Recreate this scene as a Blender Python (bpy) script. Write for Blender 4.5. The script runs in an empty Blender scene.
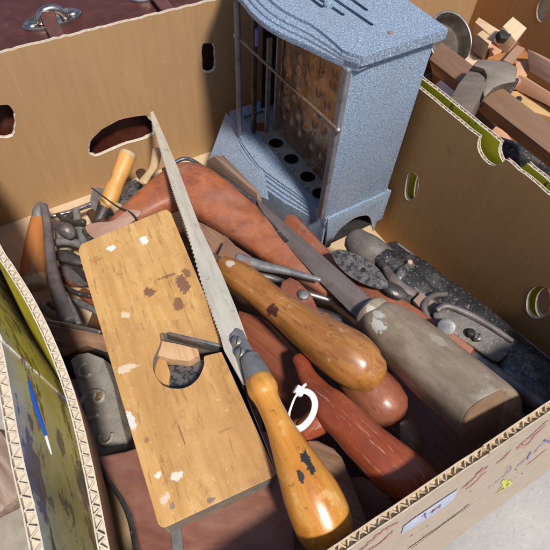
import bpy, bmesh, math, random
from mathutils import Vector, Matrix, noise
random.seed(7)
S = bpy.context.scene
COL = S.collection
# ------------------------------------------------------------------ camera
R = Matrix(((0.8568094, -0.4030332, 0.32162383), (-0.51390657, -0.718466, 0.46872875), (0.04216254, -0.5668958, -0.82270983)))
CC = Vector((0, 0, .555)); F = 486.0; PX, PY = 275.0, 275.0     # rows of R: world X, Y, Z seen in camera axes (right, down, forward)
FWD = Vector((R[0][2], R[1][2], R[2][2]))
def ray(px, py): return R @ Vector((px-PX, py-PY, F))
def W(px, py, z):                       # the point at height z seen at a measured spot of the photograph
    d = ray(px, py); return CC + d*((z-CC.z)/d.z)
def WY(px, py, y):
    d = ray(px, py); return CC + d*(y/d.y)
def WX(px, py, x):
    d = ray(px, py); return CC + d*(x/d.x)
def m_per_px(p): return (p-CC).dot(FWD)/F
cd = bpy.data.cameras.new('camera'); cam = bpy.data.objects.new('camera', cd); COL.objects.link(cam); S.camera = cam
cd.sensor_width = 36; cd.lens = 36*F/550; cd.shift_x = (275-PX)/550; cd.shift_y = (PY-275)/550
cd.clip_start = .01; cd.clip_end = 200
cam.matrix_world = Matrix.Translation(CC) @ Matrix(((R[0][0], -R[0][1], -R[0][2]), (R[1][0], -R[1][1], -R[1][2]), (R[2][0], -R[2][1], -R[2][2]))).to_4x4()
# ------------------------------------------------------------------ light
SUN = Vector((.03, .54, -.84)).normalized()
el = math.asin(-SUN.z); az = math.atan2(-SUN.x, -SUN.y)
ld = bpy.data.lights.new('sun', 'SUN'); ld.energy = 4.4; ld.angle = math.radians(6); ld.color = (1, .93, .83)
lo = bpy.data.objects.new('sun', ld); COL.objects.link(lo); lo.rotation_euler = SUN.to_track_quat('-Z', 'Y').to_euler(); lo.location = (1, -1, 2)
w = bpy.data.worlds.new('World'); S.world = w; w.use_nodes = True
sk = w.node_tree.nodes.new('ShaderNodeTexSky'); sk.sky_type = 'NISHITA'; sk.sun_disc = False; sk.sun_elevation = el; sk.sun_rotation = az
w.node_tree.links.new(sk.outputs[0], w.node_tree.nodes['Background'].inputs[0]); w.node_tree.nodes['Background'].inputs[1].default_value = .10
S.view_settings.view_transform = 'Standard'; S.view_settings.look = 'None'; S.view_settings.exposure = .15
# ------------------------------------------------------------------ materials
def mat(name, cols, scale=(60, 60, 60), detail=5, dist=0, rough=.6, rvar=.15, metal=0, bump=.2, bscale=None, bdist=.001, over=(), spots=(), coat=0, lines=None):
    m = bpy.data.materials.new(name); m.use_nodes = True; nt = m.node_tree; N = nt.nodes.new; L = nt.links.new
    b = nt.nodes['Principled BSDF']; tc = N('ShaderNodeTexCoord')
    def nz(sc, det=5, rg=.6, di=0):
        mp = N('ShaderNodeMapping'); mp.inputs['Scale'].default_value = sc if hasattr(sc, '__len__') else (sc, sc, sc); L(tc.outputs['Object'], mp.inputs[0])
        mp.inputs['Location'].default_value = (random.random()*9, random.random()*9, random.random()*9)
        t = N('ShaderNodeTexNoise'); t.inputs['Scale'].default_value = 1; t.inputs['Detail'].default_value = det; t.inputs['Roughness'].default_value = rg; t.inputs['Distortion'].default_value = di
        L(mp.outputs[0], t.inputs[0]); return t.outputs[0]
    n1 = nz(scale, detail, .62, dist); r = N('ShaderNodeValToRGB'); L(n1, r.inputs[0])
    e = r.color_ramp.elements; ps = [.3+.4*i/(len(cols)-1) for i in range(len(cols))]
    e[0].position = ps[0]; e[0].color = (*cols[0], 1); e[1].position = ps[-1]; e[1].color = (*cols[-1], 1)
    for p, c in list(zip(ps, cols))[1:-1]: x = e.new(p); x.color = (*c, 1)
    col = r.outputs[0]; rg_out = None
    rm = N('ShaderNodeMapRange'); rm.inputs[1].default_value = .3; rm.inputs[2].default_value = .7; rm.inputs[3].default_value = max(.04, rough-rvar); rm.inputs[4].default_value = min(1, rough+rvar)
    L(nz(90 if not hasattr(scale, '__len__') else tuple(s*.8 for s in scale), 6), rm.inputs[0]); rg_out = rm.outputs[0]
    def mix(fac, c, a=1.0):
        nonlocal col
        if a != 1: q = N('ShaderNodeMath'); q.operation = 'MULTIPLY'; L(fac, q.inputs[0]); q.inputs[1].default_value = a; fac = q.outputs[0]
        x = N('ShaderNodeMix'); x.data_type = 'RGBA'; L(fac, x.inputs[0]); L(col, x.inputs[6]); x.inputs[7].default_value = (*c, 1); col = x.outputs[2]
    if lines:                                      # long dark grain lines
        sc, c, a = lines; wv = nz(sc, 3, .5, 1.0); q = N('ShaderNodeMapRange'); q.inputs[1].default_value = .50; q.inputs[2].default_value = .62; L(wv, q.inputs[0]); mix(q.outputs[0], c, a)
    for o in over:                                  # (scale, lo, hi, colour, amount)
        q = N('ShaderNodeMapRange'); q.inputs[1].default_value = o[1]; q.inputs[2].default_value = o[2]; L(nz(o[0], 6, .65), q.inputs[0]); mix(q.outputs[0], o[3], o[4])
    for s in spots:                                 # (x, y, rx, ry, colour, amount) stains with a shape of their own, local x/y
        mp = N('ShaderNodeMapping'); mp.vector_type = 'POINT'; mp.inputs['Location'].default_value = (-s[0]/s[2], -s[1]/s[3], 0); mp.inputs['Scale'].default_value = (1/s[2], 1/s[3], 0); L(tc.outputs['Object'], mp.inputs[0])
        ln = N('ShaderNodeVectorMath'); ln.operation = 'LENGTH'; L(mp.outputs[0], ln.inputs[0])
        ad = N('ShaderNodeMath'); ad.operation = 'ADD'; L(ln.outputs['Value'], ad.inputs[0])
        sb = N('ShaderNodeMath'); sb.operation = 'MULTIPLY_ADD'; L(nz(260, 5, .7), sb.inputs[0]); sb.inputs[1].default_value = 2.6; sb.inputs[2].default_value = -1.3; L(sb.outputs[0], ad.inputs[1])
        q = N('ShaderNodeMapRange'); q.inputs[1].default_value = 1.05; q.inputs[2].default_value = .85; L(ad.outputs[0], q.inputs[0]); mix(q.outputs[0], s[4], s[5])
    L(col, b.inputs['Base Color']); L(rg_out, b.inputs['Roughness']); b.inputs['Metallic'].default_value = metal
    b.inputs['Coat Weight'].default_value = coat; b.inputs['Coat Roughness'].default_value = .22
    bp = N('ShaderNodeBump'); bp.inputs['Strength'].default_value = bump; bp.inputs['Distance'].default_value = bdist; L(nz(bscale or scale, 7, .65), bp.inputs['Height']); L(bp.outputs[0], b.inputs['Normal'])
    return m
M = {}
M['kraft'] = mat('kraft_cardboard', [(.37, .218, .102), (.388, .232, .11), (.41, .248, .12)], (120, 14, 120), bump=.22, bscale=(170, 9, 170), rough=.8, over=[((150, 3, 150), .5, .7, (.325, .198, .102), .5), (7, .52, .8, (.30, .18, .09), .35), (40, .66, .72, (.24, .14, .07), .35), ((25, 90, 25), .66, .70, (.46, .33, .2), .4), (900, .62, .7, (.5, .38, .25), .3)])
M['kraft_bounce_warmed'] = mat('bounce_warmed_cardboard', [(.47, .235, .080), (.49, .25, .088), (.51, .265, .096)], (120, 14, 120), bump=.2, bscale=(240, 12, 240), rough=.8, over=[(7, .5, .8, (.33, .16, .06), .4), (30, .64, .72, (.22, .11, .045), .4), (700, .64, .7, (.40, .25, .14), .3)])  # same cardboard for the shaded walls, colour lifted to carry warm bounced light
M['kraft_grey'] = mat('printed_outer_cardboard', [(.33, .26, .20), (.38, .31, .245)], (60, 60, 20), bump=.15, rough=.6, over=[(500, .6, .7, (.3, .2, .17), .4)])
M['floorcard'] = mat('pale_box_floor', [(.50, .38, .24), (.57, .44, .29)], (30, 30, 30), bump=.15, rough=.8, over=[(20, .55, .8, (.38, .26, .15), .5), (150, .62, .72, (.25, .16, .1), .6)])
M['edge'] = mat('corrugated_edge', [(.47, .36, .23), (.62, .51, .37)], 200, rough=.9, bump=.4)
M['edge_pale'] = mat('pale_corrugated_edge', [(.50, .42, .32), (.64, .57, .47)], 200, rough=.9, bump=.4)
M['olive'] = mat('olive_yellow_print', [(.56, .48, .02), (.64, .56, .03), (.68, .60, .04)], (18, 18, 9), rough=.45, rvar=.1, bump=.12, over=[((34, 16, 60), .63, .645, (.10, .09, .22), .75), ((110, 18, 120), .60, .62, (.05, .06, .05), .85)])
M['printgloss'] = mat('blue_white_print', [(.74, .73, .76), (.84, .83, .84)], 15, rough=.3, bump=.1, over=[(9, .42, .58, (.46, .43, .60), .8), ((60, 22, 40), .56, .59, (.13, .11, .40), .85), ((45, 25, 70), .62, .64, (.30, .05, .10), .7), ((80, 14, 60), .585, .60, (.07, .06, .12), .85)])
M['concrete'] = mat('concrete', [(.30, .295, .285), (.36, .355, .345), (.42, .415, .40)], 9, 9, rough=.9, bump=.5, bscale=160, bdist=.002, over=[(420, .60, .66, (.16, .155, .15), .6), (300, .62, .7, (.58, .57, .55), .5), (4, .5, .7, (.30, .29, .27), .5)])
M['asphalt'] = M['concrete']
M['leather'] = mat('maroon_leatherette', [(.050, .012, .007), (.070, .017, .010), (.09, .026, .016)], 40, rough=.48, rvar=.12, bump=.3, bscale=500, over=[(60, .6, .72, (.15, .10, .09), .35), (14, .55, .7, (.035, .010, .010), .6)])
M['nickel'] = mat('tarnished_nickel', [(.36, .32, .29), (.55, .50, .46)], 90, metal=1, rough=.30, bump=.1, over=[(120, .58, .7, (.10, .07, .05), .7)])
M['hammer'] = mat('blue_grey_hammered_enamel', [(.115, .165, .25), (.185, .25, .355), (.29, .365, .48)], 700, 3, rough=.36, rvar=.08, bump=.3, bscale=600, bdist=.0005, over=[(850, .55, .62, (.72, .78, .85), .8), (760, .57, .63, (.055, .085, .15), .85), (14, .50, .75, (.22, .235, .25), .4), (45, .66, .74, (.34, .28, .22), .6), (90, .69, .73, (.13, .08, .05), .8)])
M['steel'] = mat('dull_grey_steel', [(.30, .29, .28), (.44, .42, .40)], (30, 200, 200), metal=.85, rough=.42, bump=.15, over=[(60, .58, .72, (.16, .11, .08), .6)])
M['greymetal'] = mat('old_grey_metal', [(.15, .15, .16), (.24, .24, .25), (.31, .30, .31)], 60, metal=.45, rough=.5, bump=.35, bscale=200, over=[(90, .57, .68, (.12, .075, .05), .6), (300, .63, .7, (.5, .48, .45), .5)])
M['sawblade'] = mat('worn_saw_steel', [(.43, .40, .34), (.52, .485, .41), (.60, .555, .47)], (20, 160, 80), metal=.05, rough=.40, rvar=.12, bump=.08, over=[(70, .60, .70, (.30, .24, .18), .6), ((12, 400, 100), .58, .64, (.33, .29, .24), .5), ((20, 60, 60), .60, .70, (.30, .17, .09), .55), (300, .64, .68, (.16, .12, .09), .6)])
M['darkmetal'] = mat('dark_iron', [(.030, .030, .033), (.055, .053, .055), (.10, .09, .085)], 50, metal=.5, rough=.42, bump=.4, bscale=220, over=[(70, .6, .72, (.12, .07, .04), .6), (260, .62, .68, (.48, .45, .40), .6)])
M['bluesteel'] = mat('blotched_blue_iron', [(.05, .06, .075), (.10, .12, .15), (.16, .18, .21)], 110, metal=.6, rough=.36, bump=.5, bscale=260, over=[(150, .52, .60, (.30, .31, .33), .6), (60, .62, .70, (.28, .17, .05), .7), (330, .60, .66, (.6, .58, .54), .7)])
M['paintedblade'] = mat('brown_grey_steel', [(.15, .12, .115), (.20, .165, .155), (.25, .21, .20)], (20, 90, 90), metal=.35, rough=.42, bump=.2, bscale=180, over=[(50, .58, .7, (.11, .06, .04), .6), (400, .64, .7, (.5, .45, .4), .5)])
M['black'] = mat('black_and_recess_shade', [(.012, .011, .010), (.03, .027, .025)], 60, rough=.6, bump=.3)  # plain black for dark parts; also stands in for shade in recesses
M['white'] = mat('white_plastic', [(.78, .80, .84), (.86, .87, .89)], 60, rough=.35, bump=.05)
M['tie'] = M['white']
M['blue'] = mat('glossy_blue_plastic', [(.01, .06, .38), (.015, .10, .52)], 40, rough=.2, bump=.05)
M['red_ink'] = mat('faded_red_ink', [(.40, .13, .12), (.38, .20, .17), (.36, .27, .22)], 260, rough=.6, bump=.05)
M['blue_ink'] = mat('blue_ink', [(.06, .05, .32), (.20, .18, .35)], 300, rough=.6, bump=.05)
M['yellow_ink'] = mat('yellow_green_ink', [(.50, .55, .03), (.42, .42, .10)], 300, rough=.6, bump=.05)
M['grey_ink'] = mat('grey_ink', [(.14, .12, .13), (.24, .2, .19)], 300, rough=.6, bump=.05)
M['paper'] = mat('pale_blue_paper', [(.60, .66, .78), (.68, .73, .83)], 200, rough=.7, bump=.1, over=[(160, .6, .68, (.45, .52, .66), .5)])
M['reflection_sheet'] = mat('painted_reflection_sheet', [(.24, .15, .09), (.34, .24, .16), (.46, .36, .27)], 28, metal=.75, rough=.27, bump=.2, bscale=80, over=[(90, .58, .68, (.70, .60, .52), .5), (60, .6, .7, (.12, .05, .02), .6)])  # warm tint is reflected cardboard, pale blobs are painted highlights
def wood(name, cols, **k):
    k.setdefault('scale', (14, 130, 130)); k.setdefault('bscale', (30, 420, 420)); k.setdefault('bump', .25); k.setdefault('rough', .55); k.setdefault('dist', .6)
    return mat(name, cols, **k)
M['terracotta'] = wood('terracotta_paint', [(.20, .065, .034), (.30, .095, .043), (.37, .14, .07)], scale=(30, 50, 50), rough=.5, bscale=130, bump=.3, over=[(25, .5, .7, (.30, .17, .14), .7), (40, .6, .7, (.10, .05, .04), .6), (500, .64, .7, (.7, .6, .5), .5), (18, .52, .66, (.42, .125, .04), .7), (11, .54, .66, (.24, .14, .115), .6), (70, .60, .68, (.09, .05, .04), .6)])
M['rustwood'] = wood('red_brown_wood', [(.15, .045, .025), (.22, .068, .036), (.29, .10, .055)], rough=.42, over=[(30, .58, .72, (.10, .03, .02), .6), (400, .65, .72, (.5, .35, .25), .4), (16, .6, .75, (.30, .17, .12), .6)])
M['redgrip'] = wood('glossy_red_brown_wood', [(.18, .036, .014), (.26, .053, .020), (.33, .085, .034)], scale=(20, 70, 70), rough=.38, coat=.15, over=[((25, 500, 200), .60, .64, (.55, .36, .22), .6), (30, .6, .72, (.10, .03, .02), .7), (50, .62, .7, (.45, .22, .13), .5)])
M['pinkwood'] = wood('pinkish_brown_wood', [(.21, .066, .036), (.30, .105, .058)], rough=.4, coat=.15, over=[(40, .54, .68, (.11, .045, .03), .7), (300, .62, .68, (.42, .28, .2), .5), ((30, 300, 300), .60, .64, (.08, .03, .02), .5)])
M['brownwood'] = wood('dusty_brown_wood', [(.19, .105, .065), (.26, .15, .095), (.33, .20, .13)], rough=.65, lines=((20, 260, 260), (.12, .06, .035), .5))
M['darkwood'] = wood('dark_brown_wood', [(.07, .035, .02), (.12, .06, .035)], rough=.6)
M['orangewood'] = wood('orange_wood', [(.40, .15, .045), (.50, .20, .065)], rough=.35, coat=.25, over=[(50, .6, .72, (.28, .09, .03), .6)])
M['plank'] = wood('rough_pine', [(.46, .28, .15), (.58, .37, .21)], rough=.7, lines=((15, 220, 220), (.33, .17, .08), .5))
M['palewood'] = wood('pale_end_wood', [(.60, .42, .26), (.70, .52, .34)], rough=.7)
M['peach'] = wood('peach_wood', [(.52, .28, .16), (.60, .34, .21)], rough=.6)
M['gaugewood'] = wood('grey_brown_wood', [(.22, .15, .11), (.30, .21, .16)], rough=.6, bump=.3, lines=((15, 200, 200), (.16, .10, .07), .5))
M['beamwood'] = wood('reddish_beam_wood', [(.22, .125, .075), (.30, .18, .11)], rough=.6, lines=((15, 200, 200), (.28, .15, .09), .4))
M['weathered'] = wood('weathered_wood', [(.13, .08, .055), (.26, .18, .14), (.38, .29, .23)], bump=.8, rough=.8, bscale=(25, 200, 200))
M['cream'] = wood('cream_cracked_wood', [(.42, .30, .165), (.52, .39, .23)], rough=.7, over=[((20, 300, 300), .62, .66, (.12, .07, .04), .9)])
M['amber'] = wood('varnished_amber_wood', [(.42, .155, .018), (.52, .22, .032), (.60, .29, .06)], scale=(14, 110, 110), rough=.30, rvar=.12, coat=.4, bump=.2, over=[(60, .58, .66, (.66, .42, .17), .6), (24, .55, .70, (.30, .09, .012), .65), (160, .62, .68, (.16, .06, .02), .6), ((20, 500, 500), .6, .66, (.42, .17, .03), .5)], spots=[(.062, .004, .0085, .0028, (.03, .025, .022), 1), (.068, -.004, .004, .002, (.04, .03, .03), 1)])
M['amber2'] = wood('worn_amber_brown_wood', [(.21, .078, .018), (.33, .135, .032), (.44, .21, .065)], scale=(16, 90, 90), rough=.30, coat=.45, bump=.15, over=[(35, .56, .70, (.22, .10, .04), .55), (60, .62, .70, (.56, .40, .24), .6), (18, .60, .72, (.50, .22, .05), .5), (140, .60, .66, (.10, .04, .02), .6), ((25, 400, 300), .60, .64, (.14, .06, .03), .5)], spots=[(.076, -.012, .006, .004, (.05, .015, .015), .95), (.012, -.001, .0045, .0038, (.62, .55, .42), .9)])
M['yellowwood'] = wood('ochre_wood', [(.52, .25, .06), (.64, .35, .11)], rough=.5, over=[(60, .6, .7, (.42, .18, .04), .6)])
M['greywood'] = wood('grimy_grey_wood', [(.21, .155, .105), (.295, .23, .165), (.37, .30, .225)], scale=(16, 60, 60), rough=.45, coat=.12, bump=.35, over=[(22, .52, .66, (.19, .125, .085), .75), (200, .62, .68, (.12, .09, .065), .6), (380, .64, .70, (.6, .55, .47), .6), (16, .58, .66, (.50, .46, .38), .6), (60, .64, .72, (.30, .13, .06), .5)], spots=[(.012, -.006, .0065, .0045, (.60, .59, .53), .85), (.022, -.013, .0085, .0055, (.64, .63, .58), .85), (.070, .012, .010, .004, (.42, .38, .31), .6)])
PL3 = [(78, 250, .20), (160, 527, .20), (165, 210, .20)]
def plane_of(p3):
    a, b, c = [W(*q) for q in p3]
    n = (b-a).cross(c-a).normalized()
    if n.dot(CC-a) < 0: n = -n
    return frame(a, b-a, n), a, n
def frame(o, x, n):
    x = x.normalized(); z = (n - x*n.dot(x)).normalized(); y = z.cross(x)
    return Matrix(((x.x, y.x, z.x, o.x), (x.y, y.y, z.y, o.y), (x.z, y.z, z.z, o.z), (0, 0, 0, 1)))
def on_plane(px, py, a, n):
    d = ray(px, py); return CC + d*((a-CC).dot(n)/d.dot(n))
def wear(p3, lst):                       # paint spots and stains at measured places: px, py, radius along and across in px, colour, amount
    Mx, a, n = plane_of(p3); inv = Mx.inverted(); out = []
    for px, py, ra, rb, c, k in lst:
        q = inv @ on_plane(px, py, a, n); s = m_per_px(on_plane(px, py, a, n)); out.append((q.x, q.y, ra*s, rb*s, c, k))
    return out
WH = (.74, .72, .66); ST = (.14, .06, .04)
PLANE_SPOTS = wear(PL3, [(111, 248, 4, 4, WH, .95), (144, 240, 5.5, 4.2, WH, .95), (125.5, 315, 5, 4, (.66, .54, .38), .8), (183, 284, 13, 5.5, ST, .85), (178, 304, 7, 5.5, ST, .8), (187, 273, 6, 4, ST, .75), (168, 276, 2, 9, ST, .7), (150, 292, 6, 5.5, ST, .85),
  (131, 421, 10, 4, (.62, .62, .58), .95), (127, 368, 4, 10, (.72, .64, .52), .6), (158, 475, 3.5, 4.5, WH, .85), (177, 476, 5, 6, (.74, .68, .62), .8), (165, 499, 5.5, 5, (.70, .56, .50), .7), (173, 506, 3.5, 3, (.2, .16, .17), .8), (210, 500, 2.6, 4.5, (.2, .13, .11), .9), (147, 440, 3, 3, (.25, .13, .06), .6), (181, 433, 12, .9, (.2, .09, .04), .7), (95, 262, 5, 2, (.3, .15, .06), .5), (225, 430, 1.2, 10, (.3, .14, .06), .6), (190, 240, 3, 4, (.3, .15, .06), .4)])
HS3 = [(259, 380, .228), (331, 539, .228), (300, 400, .228)]
M['planewood'] = wood('worn_honey_wood', [(.42, .225, .07), (.53, .305, .105), (.61, .38, .155)], scale=(9, 95, 95), rough=.5, bump=.5, bscale=(50, 240, 240), dist=.35, over=[(16, .56, .72, (.42, .21, .055), .55), ((160, 320, 300), .62, .68, (.72, .52, .26), .35), (60, .60, .70, (.27, .13, .05), .55), ((40, 300, 300), .58, .63, (.26, .12, .04), .6), (9, .50, .66, (.37, .19, .07), .7), ((18, 40, 40), .60, .72, (.20, .10, .045), .55), (300, .62, .68, (.68, .50, .27), .5)], spots=PLANE_SPOTS)
M['planeside'] = wood('grey_block_sides', [(.14, .12, .10), (.24, .21, .17)], rough=.6)  # darker, greyer tone on the sides of the plane body
M['violetsteel'] = mat('purplish_grey_iron', [(.10, .088, .09), (.155, .135, .138), (.21, .185, .185)], 70, metal=.3, rough=.5, bump=.3, bscale=220, over=[(80, .58, .7, (.12, .08, .06), .5), (350, .64, .7, (.5, .46, .42), .4)])
M['brownsteel'] = mat('brown_tarnished_rod', [(.16, .10, .06), (.26, .18, .12)], 120, metal=.5, rough=.45, bump=.2)
M['dustymetal'] = mat('dusty_tray_metal', [(.24, .24, .22), (.34, .35, .34), (.42, .40, .36)], 60, metal=.3, rough=.5, bump=.4, over=[(70, .56, .7, (.30, .22, .14), .6)])
M['strapleather'] = mat('brown_strap_leather', [(.09, .035, .028), (.14, .055, .04)], 60, rough=.35, bump=.3)
M['hornbrown'] = mat('grimy_brown_grey_horn', [(.085, .07, .065), (.13, .11, .10), (.17, .145, .135)], 60, rough=.55, bump=.4, bscale=240, over=[(60, .58, .7, (.035, .033, .035), .7), (350, .63, .7, (.42, .38, .33), .5)])
M['endgrain'] = wood('orange_brown_end_grain', [(.17, .10, .055), (.24, .16, .10)], scale=(90, 90, 90), rough=.7)
M['blotchdark'] = mat('blotchy_dark_plate', [(.07, .068, .072), (.12, .115, .12), (.17, .16, .16)], 120, metal=.3, rough=.42, bump=.5, bscale=300, over=[(200, .50, .56, (.022, .022, .026), .85), (420, .62, .68, (.5, .47, .42), .6)])
M['leverdark'] = mat('dusty_dark_casting', [(.075, .07, .068), (.12, .11, .105), (.17, .155, .145)], 60, metal=.3, rough=.5, bump=.6, bscale=160, over=[(40, .52, .64, (.22, .19, .17), .5), (300, .60, .67, (.46, .43, .38), .6)])
M['chrome'] = mat('shiny_rod_steel', [(.60, .60, .60), (.72, .72, .71)], 60, metal=1, rough=.22, bump=.05)
M['violet'] = mat('violet_terminal', [(.16, .13, .35), (.22, .18, .45)], 60, rough=.3)
M['stonegrey'] = mat('dusty_stone_grey', [(.26, .23, .19), (.36, .33, .28)], 80, rough=.8, bump=.4)
M['embossed'] = mat('embossed_grey_casting', [(.27, .25, .22), (.35, .325, .29), (.42, .39, .35)], 70, metal=.25, rough=.42, bump=.7, bscale=110, bdist=.002, over=[(60, .60, .7, (.15, .10, .06), .6), (420, .64, .7, (.52, .49, .44), .5)])
M['embossed_brown'] = mat('brown_rivet', [(.22, .13, .07), (.30, .19, .11)], 90, metal=.3, rough=.4)
M['blackiron'] = mat('smooth_black_iron', [(.022, .023, .026), (.045, .046, .05)], 50, metal=.3, rough=.34, bump=.4, bscale=180, over=[(45, .52, .62, (.14, .125, .115), .6), (300, .58, .66, (.42, .39, .35), .75), (30, .6, .75, (.10, .085, .075), .6)])
M['tin'] = mat('dark_worn_tin', [(.03, .025, .02), (.07, .055, .042), (.16, .13, .10)], 22, metal=.15, rough=.55, bump=.2)
M['pinkgrey'] = wood('pinkish_grey_wood', [(.24, .125, .085), (.31, .17, .12)], rough=.6)
M['maroonwood'] = wood('maroon_brown_wood', [(.16, .065, .048), (.23, .098, .07), (.30, .15, .115)], scale=(22, 60, 60), rough=.4, bump=.15, over=[(20, .52, .72, (.27, .17, .14), .6), (400, .66, .72, (.5, .4, .33), .4), (60, .62, .7, (.22, .06, .03), .6)])
M['gaugestock'] = wood('grey_gauge_stock', [(.12, .095, .078), (.18, .148, .125)], rough=.5, bump=.3, over=[(50, .6, .7, (.34, .30, .26), .5)])
M['pinkplank'] = wood('pink_plank', [(.42, .25, .18), (.50, .31, .23)], rough=.7, lines=((12, 200, 200), (.32, .16, .10), .5))
M['yellowplank'] = wood('yellow_plank', [(.50, .32, .13), (.58, .39, .18)], rough=.6, lines=((12, 180, 180), (.42, .24, .08), .5))
# ------------------------------------------------------------------ objects
def tag(o, label=None, cat=None, group=None, kind=None):
    if label: o['label'] = label
    if cat: o['category'] = cat
    if group: o['group'] = group
    if kind: o['kind'] = kind
    return o
def empty(name, loc, label, cat, group=None):
    o = bpy.data.objects.new(name, None); COL.objects.link(o); o.empty_display_size = .02; o.location = loc; return tag(o, label, cat, group)
def link(name, bm, mats, Mx, parent=None, smooth=35):
    me = bpy.data.meshes.new(name)
    bmesh.ops.recalc_face_normals(bm, faces=bm.faces[:])
    bm.to_mesh(me); bm.free()
    for m in (mats if isinstance(mats, (list, tuple)) else [mats]): me.materials.append(M[m] if isinstance(m, str) else m)
    if smooth:
        me.polygons.foreach_set('use_smooth', [True]*len(me.polygons)); me.set_sharp_from_angle(angle=math.radians(smooth))
    o = bpy.data.objects.new(name, me); COL.objects.link(o)
    if parent:
        o.parent = parent
        o.matrix_local = MW[parent.name].inverted() @ Mx
    else: o.matrix_local = Mx
    MW[o.name] = Mx.copy()
    return o
class _MW(dict):
    def __missing__(self, k): return Matrix.Translation(bpy.data.objects[k].location)
MW = _MW()
def cr(P, k=6, closed=False):             # catmull-rom through tuples
    n = len(P); out = []
    rng = range(n if closed else n-1)
    for i in rng:
        g = (lambda j: P[j % n]) if closed else (lambda j: P[max(0, min(n-1, j))])
        a, b, c, d = g(i-1), g(i), g(i+1), g(i+2)
        for s in range(k):
            t = s/k
            out.append(tuple(.5*((2*q)+(-p+r)*t+(2*p-5*q+4*r-u)*t*t+(-p+3*q-3*r+u)*t**3) for p, q, r, u in zip(a, b, c, d)))
    if not closed: out.append(tuple(P[-1]))
    return out
def plate_bm(loops, th, bevel=0, seg=2, mi=(0, 0, 0)):  # loops: outline then holes (2D); top at z=0, bottom at -th; mi = material of top, bottom, sides
    bm = bmesh.new(); es = []; rings = []
    for lp in loops:
        vs = [bm.verts.new((x, y, 0)) for x, y in lp]; rings.append(vs)
        es += [bm.edges.new((vs[i], vs[(i+1) % len(vs)])) for i in range(len(vs))]
    bmesh.ops.triangle_fill(bm, use_beauty=True, use_dissolve=False, edges=es)
    top = bm.faces[:]
    mp = {v: bm.verts.new((v.co.x, v.co.y, -th)) for v in bm.verts[:]}
    for f in top:
        f.material_index = mi[0]
        g = bm.faces.new([mp[v] for v in reversed(f.verts)]); g.material_index = mi[1]
    for vs in rings:
        for i in range(len(vs)):
            a, b = vs[i], vs[(i+1) % len(vs)]
            f = bm.faces.new((a, b, mp[b], mp[a])); f.material_index = mi[2]
    bmesh.ops.recalc_face_normals(bm, faces=bm.faces[:])
    if bevel:
        bmesh.ops.dissolve_limit(bm, angle_limit=.01, verts=bm.verts[:], edges=bm.edges[:])
        ed = [e for e in bm.edges if e.is_manifold and e.calc_face_angle(0) > math.radians(28)]
        bmesh.ops.bevel(bm, geom=ed, offset=bevel, segments=seg, profile=.6, affect='EDGES', clamp_overlap=True)
    return bm
def plate(name, p3, outline, th, mat_, parent=None, holes=(), bevel=.001, seg=2, smooth_out=0, jit=0, mi=(0, 0, 0), lift=0):
    Mx, a, n = plane_of(p3); inv = Mx.inverted()
    def conv(l, sm): 
        l = [tuple((inv @ on_plane(x, y, a, n)).xy) for x, y in l]
        if sm: l = cr(l, sm, True)
        if jit: l = [(x+random.uniform(-jit, jit), y+random.uniform(-jit, jit)) for x, y in l]
        return l
    bm = plate_bm([conv(outline, smooth_out)]+[conv(h, 5) for h in holes], th, bevel, seg, mi)
    return link(name, bm, mat_, Mx @ Matrix.Translation((0, 0, lift)), parent)
def sweep(name, pts, mat_, parent=None, n=20, k=6, sq=2.0, flat=1.0, cap=.5, up=None, bumpy=0, world=False, metres=False, mats=None):
    # pts: (px, py, z, radius_px) ; radius turned into metres at that depth ; flat = height / width
    P = []
    for q in pts:
        p = Vector(q[:3]) if world else W(*q[:3]); P.append((p.x, p.y, p.z, q[3] if metres else q[3]*m_per_px(p)))
    P = cr(P, k) if k > 1 else P
    A = Vector(P[0][:3]); B = Vector(P[-1][:3])
    if (B-A).length < .0005: B = Vector(P[len(P)//3][:3])
    upv = up or (CC-A).normalized()*.3 + Vector((0, 0, 1))
    Mx = frame(A, B-A, upv); inv = Mx.inverted(); bm = bmesh.new(); rings = []
    L = [inv @ Vector(p[:3]) for p in P]; rr = [max(p[3], .0001) for p in P]
    T = [(L[min(i+1, len(L)-1)]-L[max(i-1, 0)]).normalized() for i in range(len(L))]
    if cap:                                  # rounded ends
        for end in (0, 1):
            i = -1 if end else 0; c, r, t = L[i], rr[i], T[i]*(1 if end else -1)
            ex = [(c+t*r*cap*math.sin(a), r*math.cos(a), T[i]) for a in (.45, .9, 1.25, 1.5)]
            for e_ in ex:
                if end: L.append(e_[0]); rr.append(e_[1]); T.append(e_[2])
                else: L.insert(0, e_[0]); rr.insert(0, e_[1]); T.insert(0, e_[2])
    seed = Vector((random.random()*50, 0, 0))
    for c, r, t in zip(L, rr, T):
        z = Vector((0, 0, 1)); s = t.cross(z).normalized()*-1; z2 = s.cross(t)*-1 if s.cross(t).z < 0 else s.cross(t)
        vs = []
        for j in range(n):
            a = 2*math.pi*j/n; ca, sa = math.cos(a), math.sin(a)
            ca = math.copysign(abs(ca)**(2/sq), ca); sa = math.copysign(abs(sa)**(2/sq), sa)
            v = c + s*ca*r + z2*sa*r*flat
            if bumpy: v += (v-c).normalized()*r*bumpy*noise.noise(v*45+seed)
            vs.append(bm.verts.new(v))
        rings.append(vs)
    for a, b in zip(rings, rings[1:]):
        for j in range(n): bm.faces.new((a[j], a[(j+1) % n], b[(j+1) % n], b[j]))
    bm.faces.new(rings[0][::-1]); bm.faces.new(rings[-1])
    return link(name, bm, mat_, Mx, parent, 50)
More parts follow.
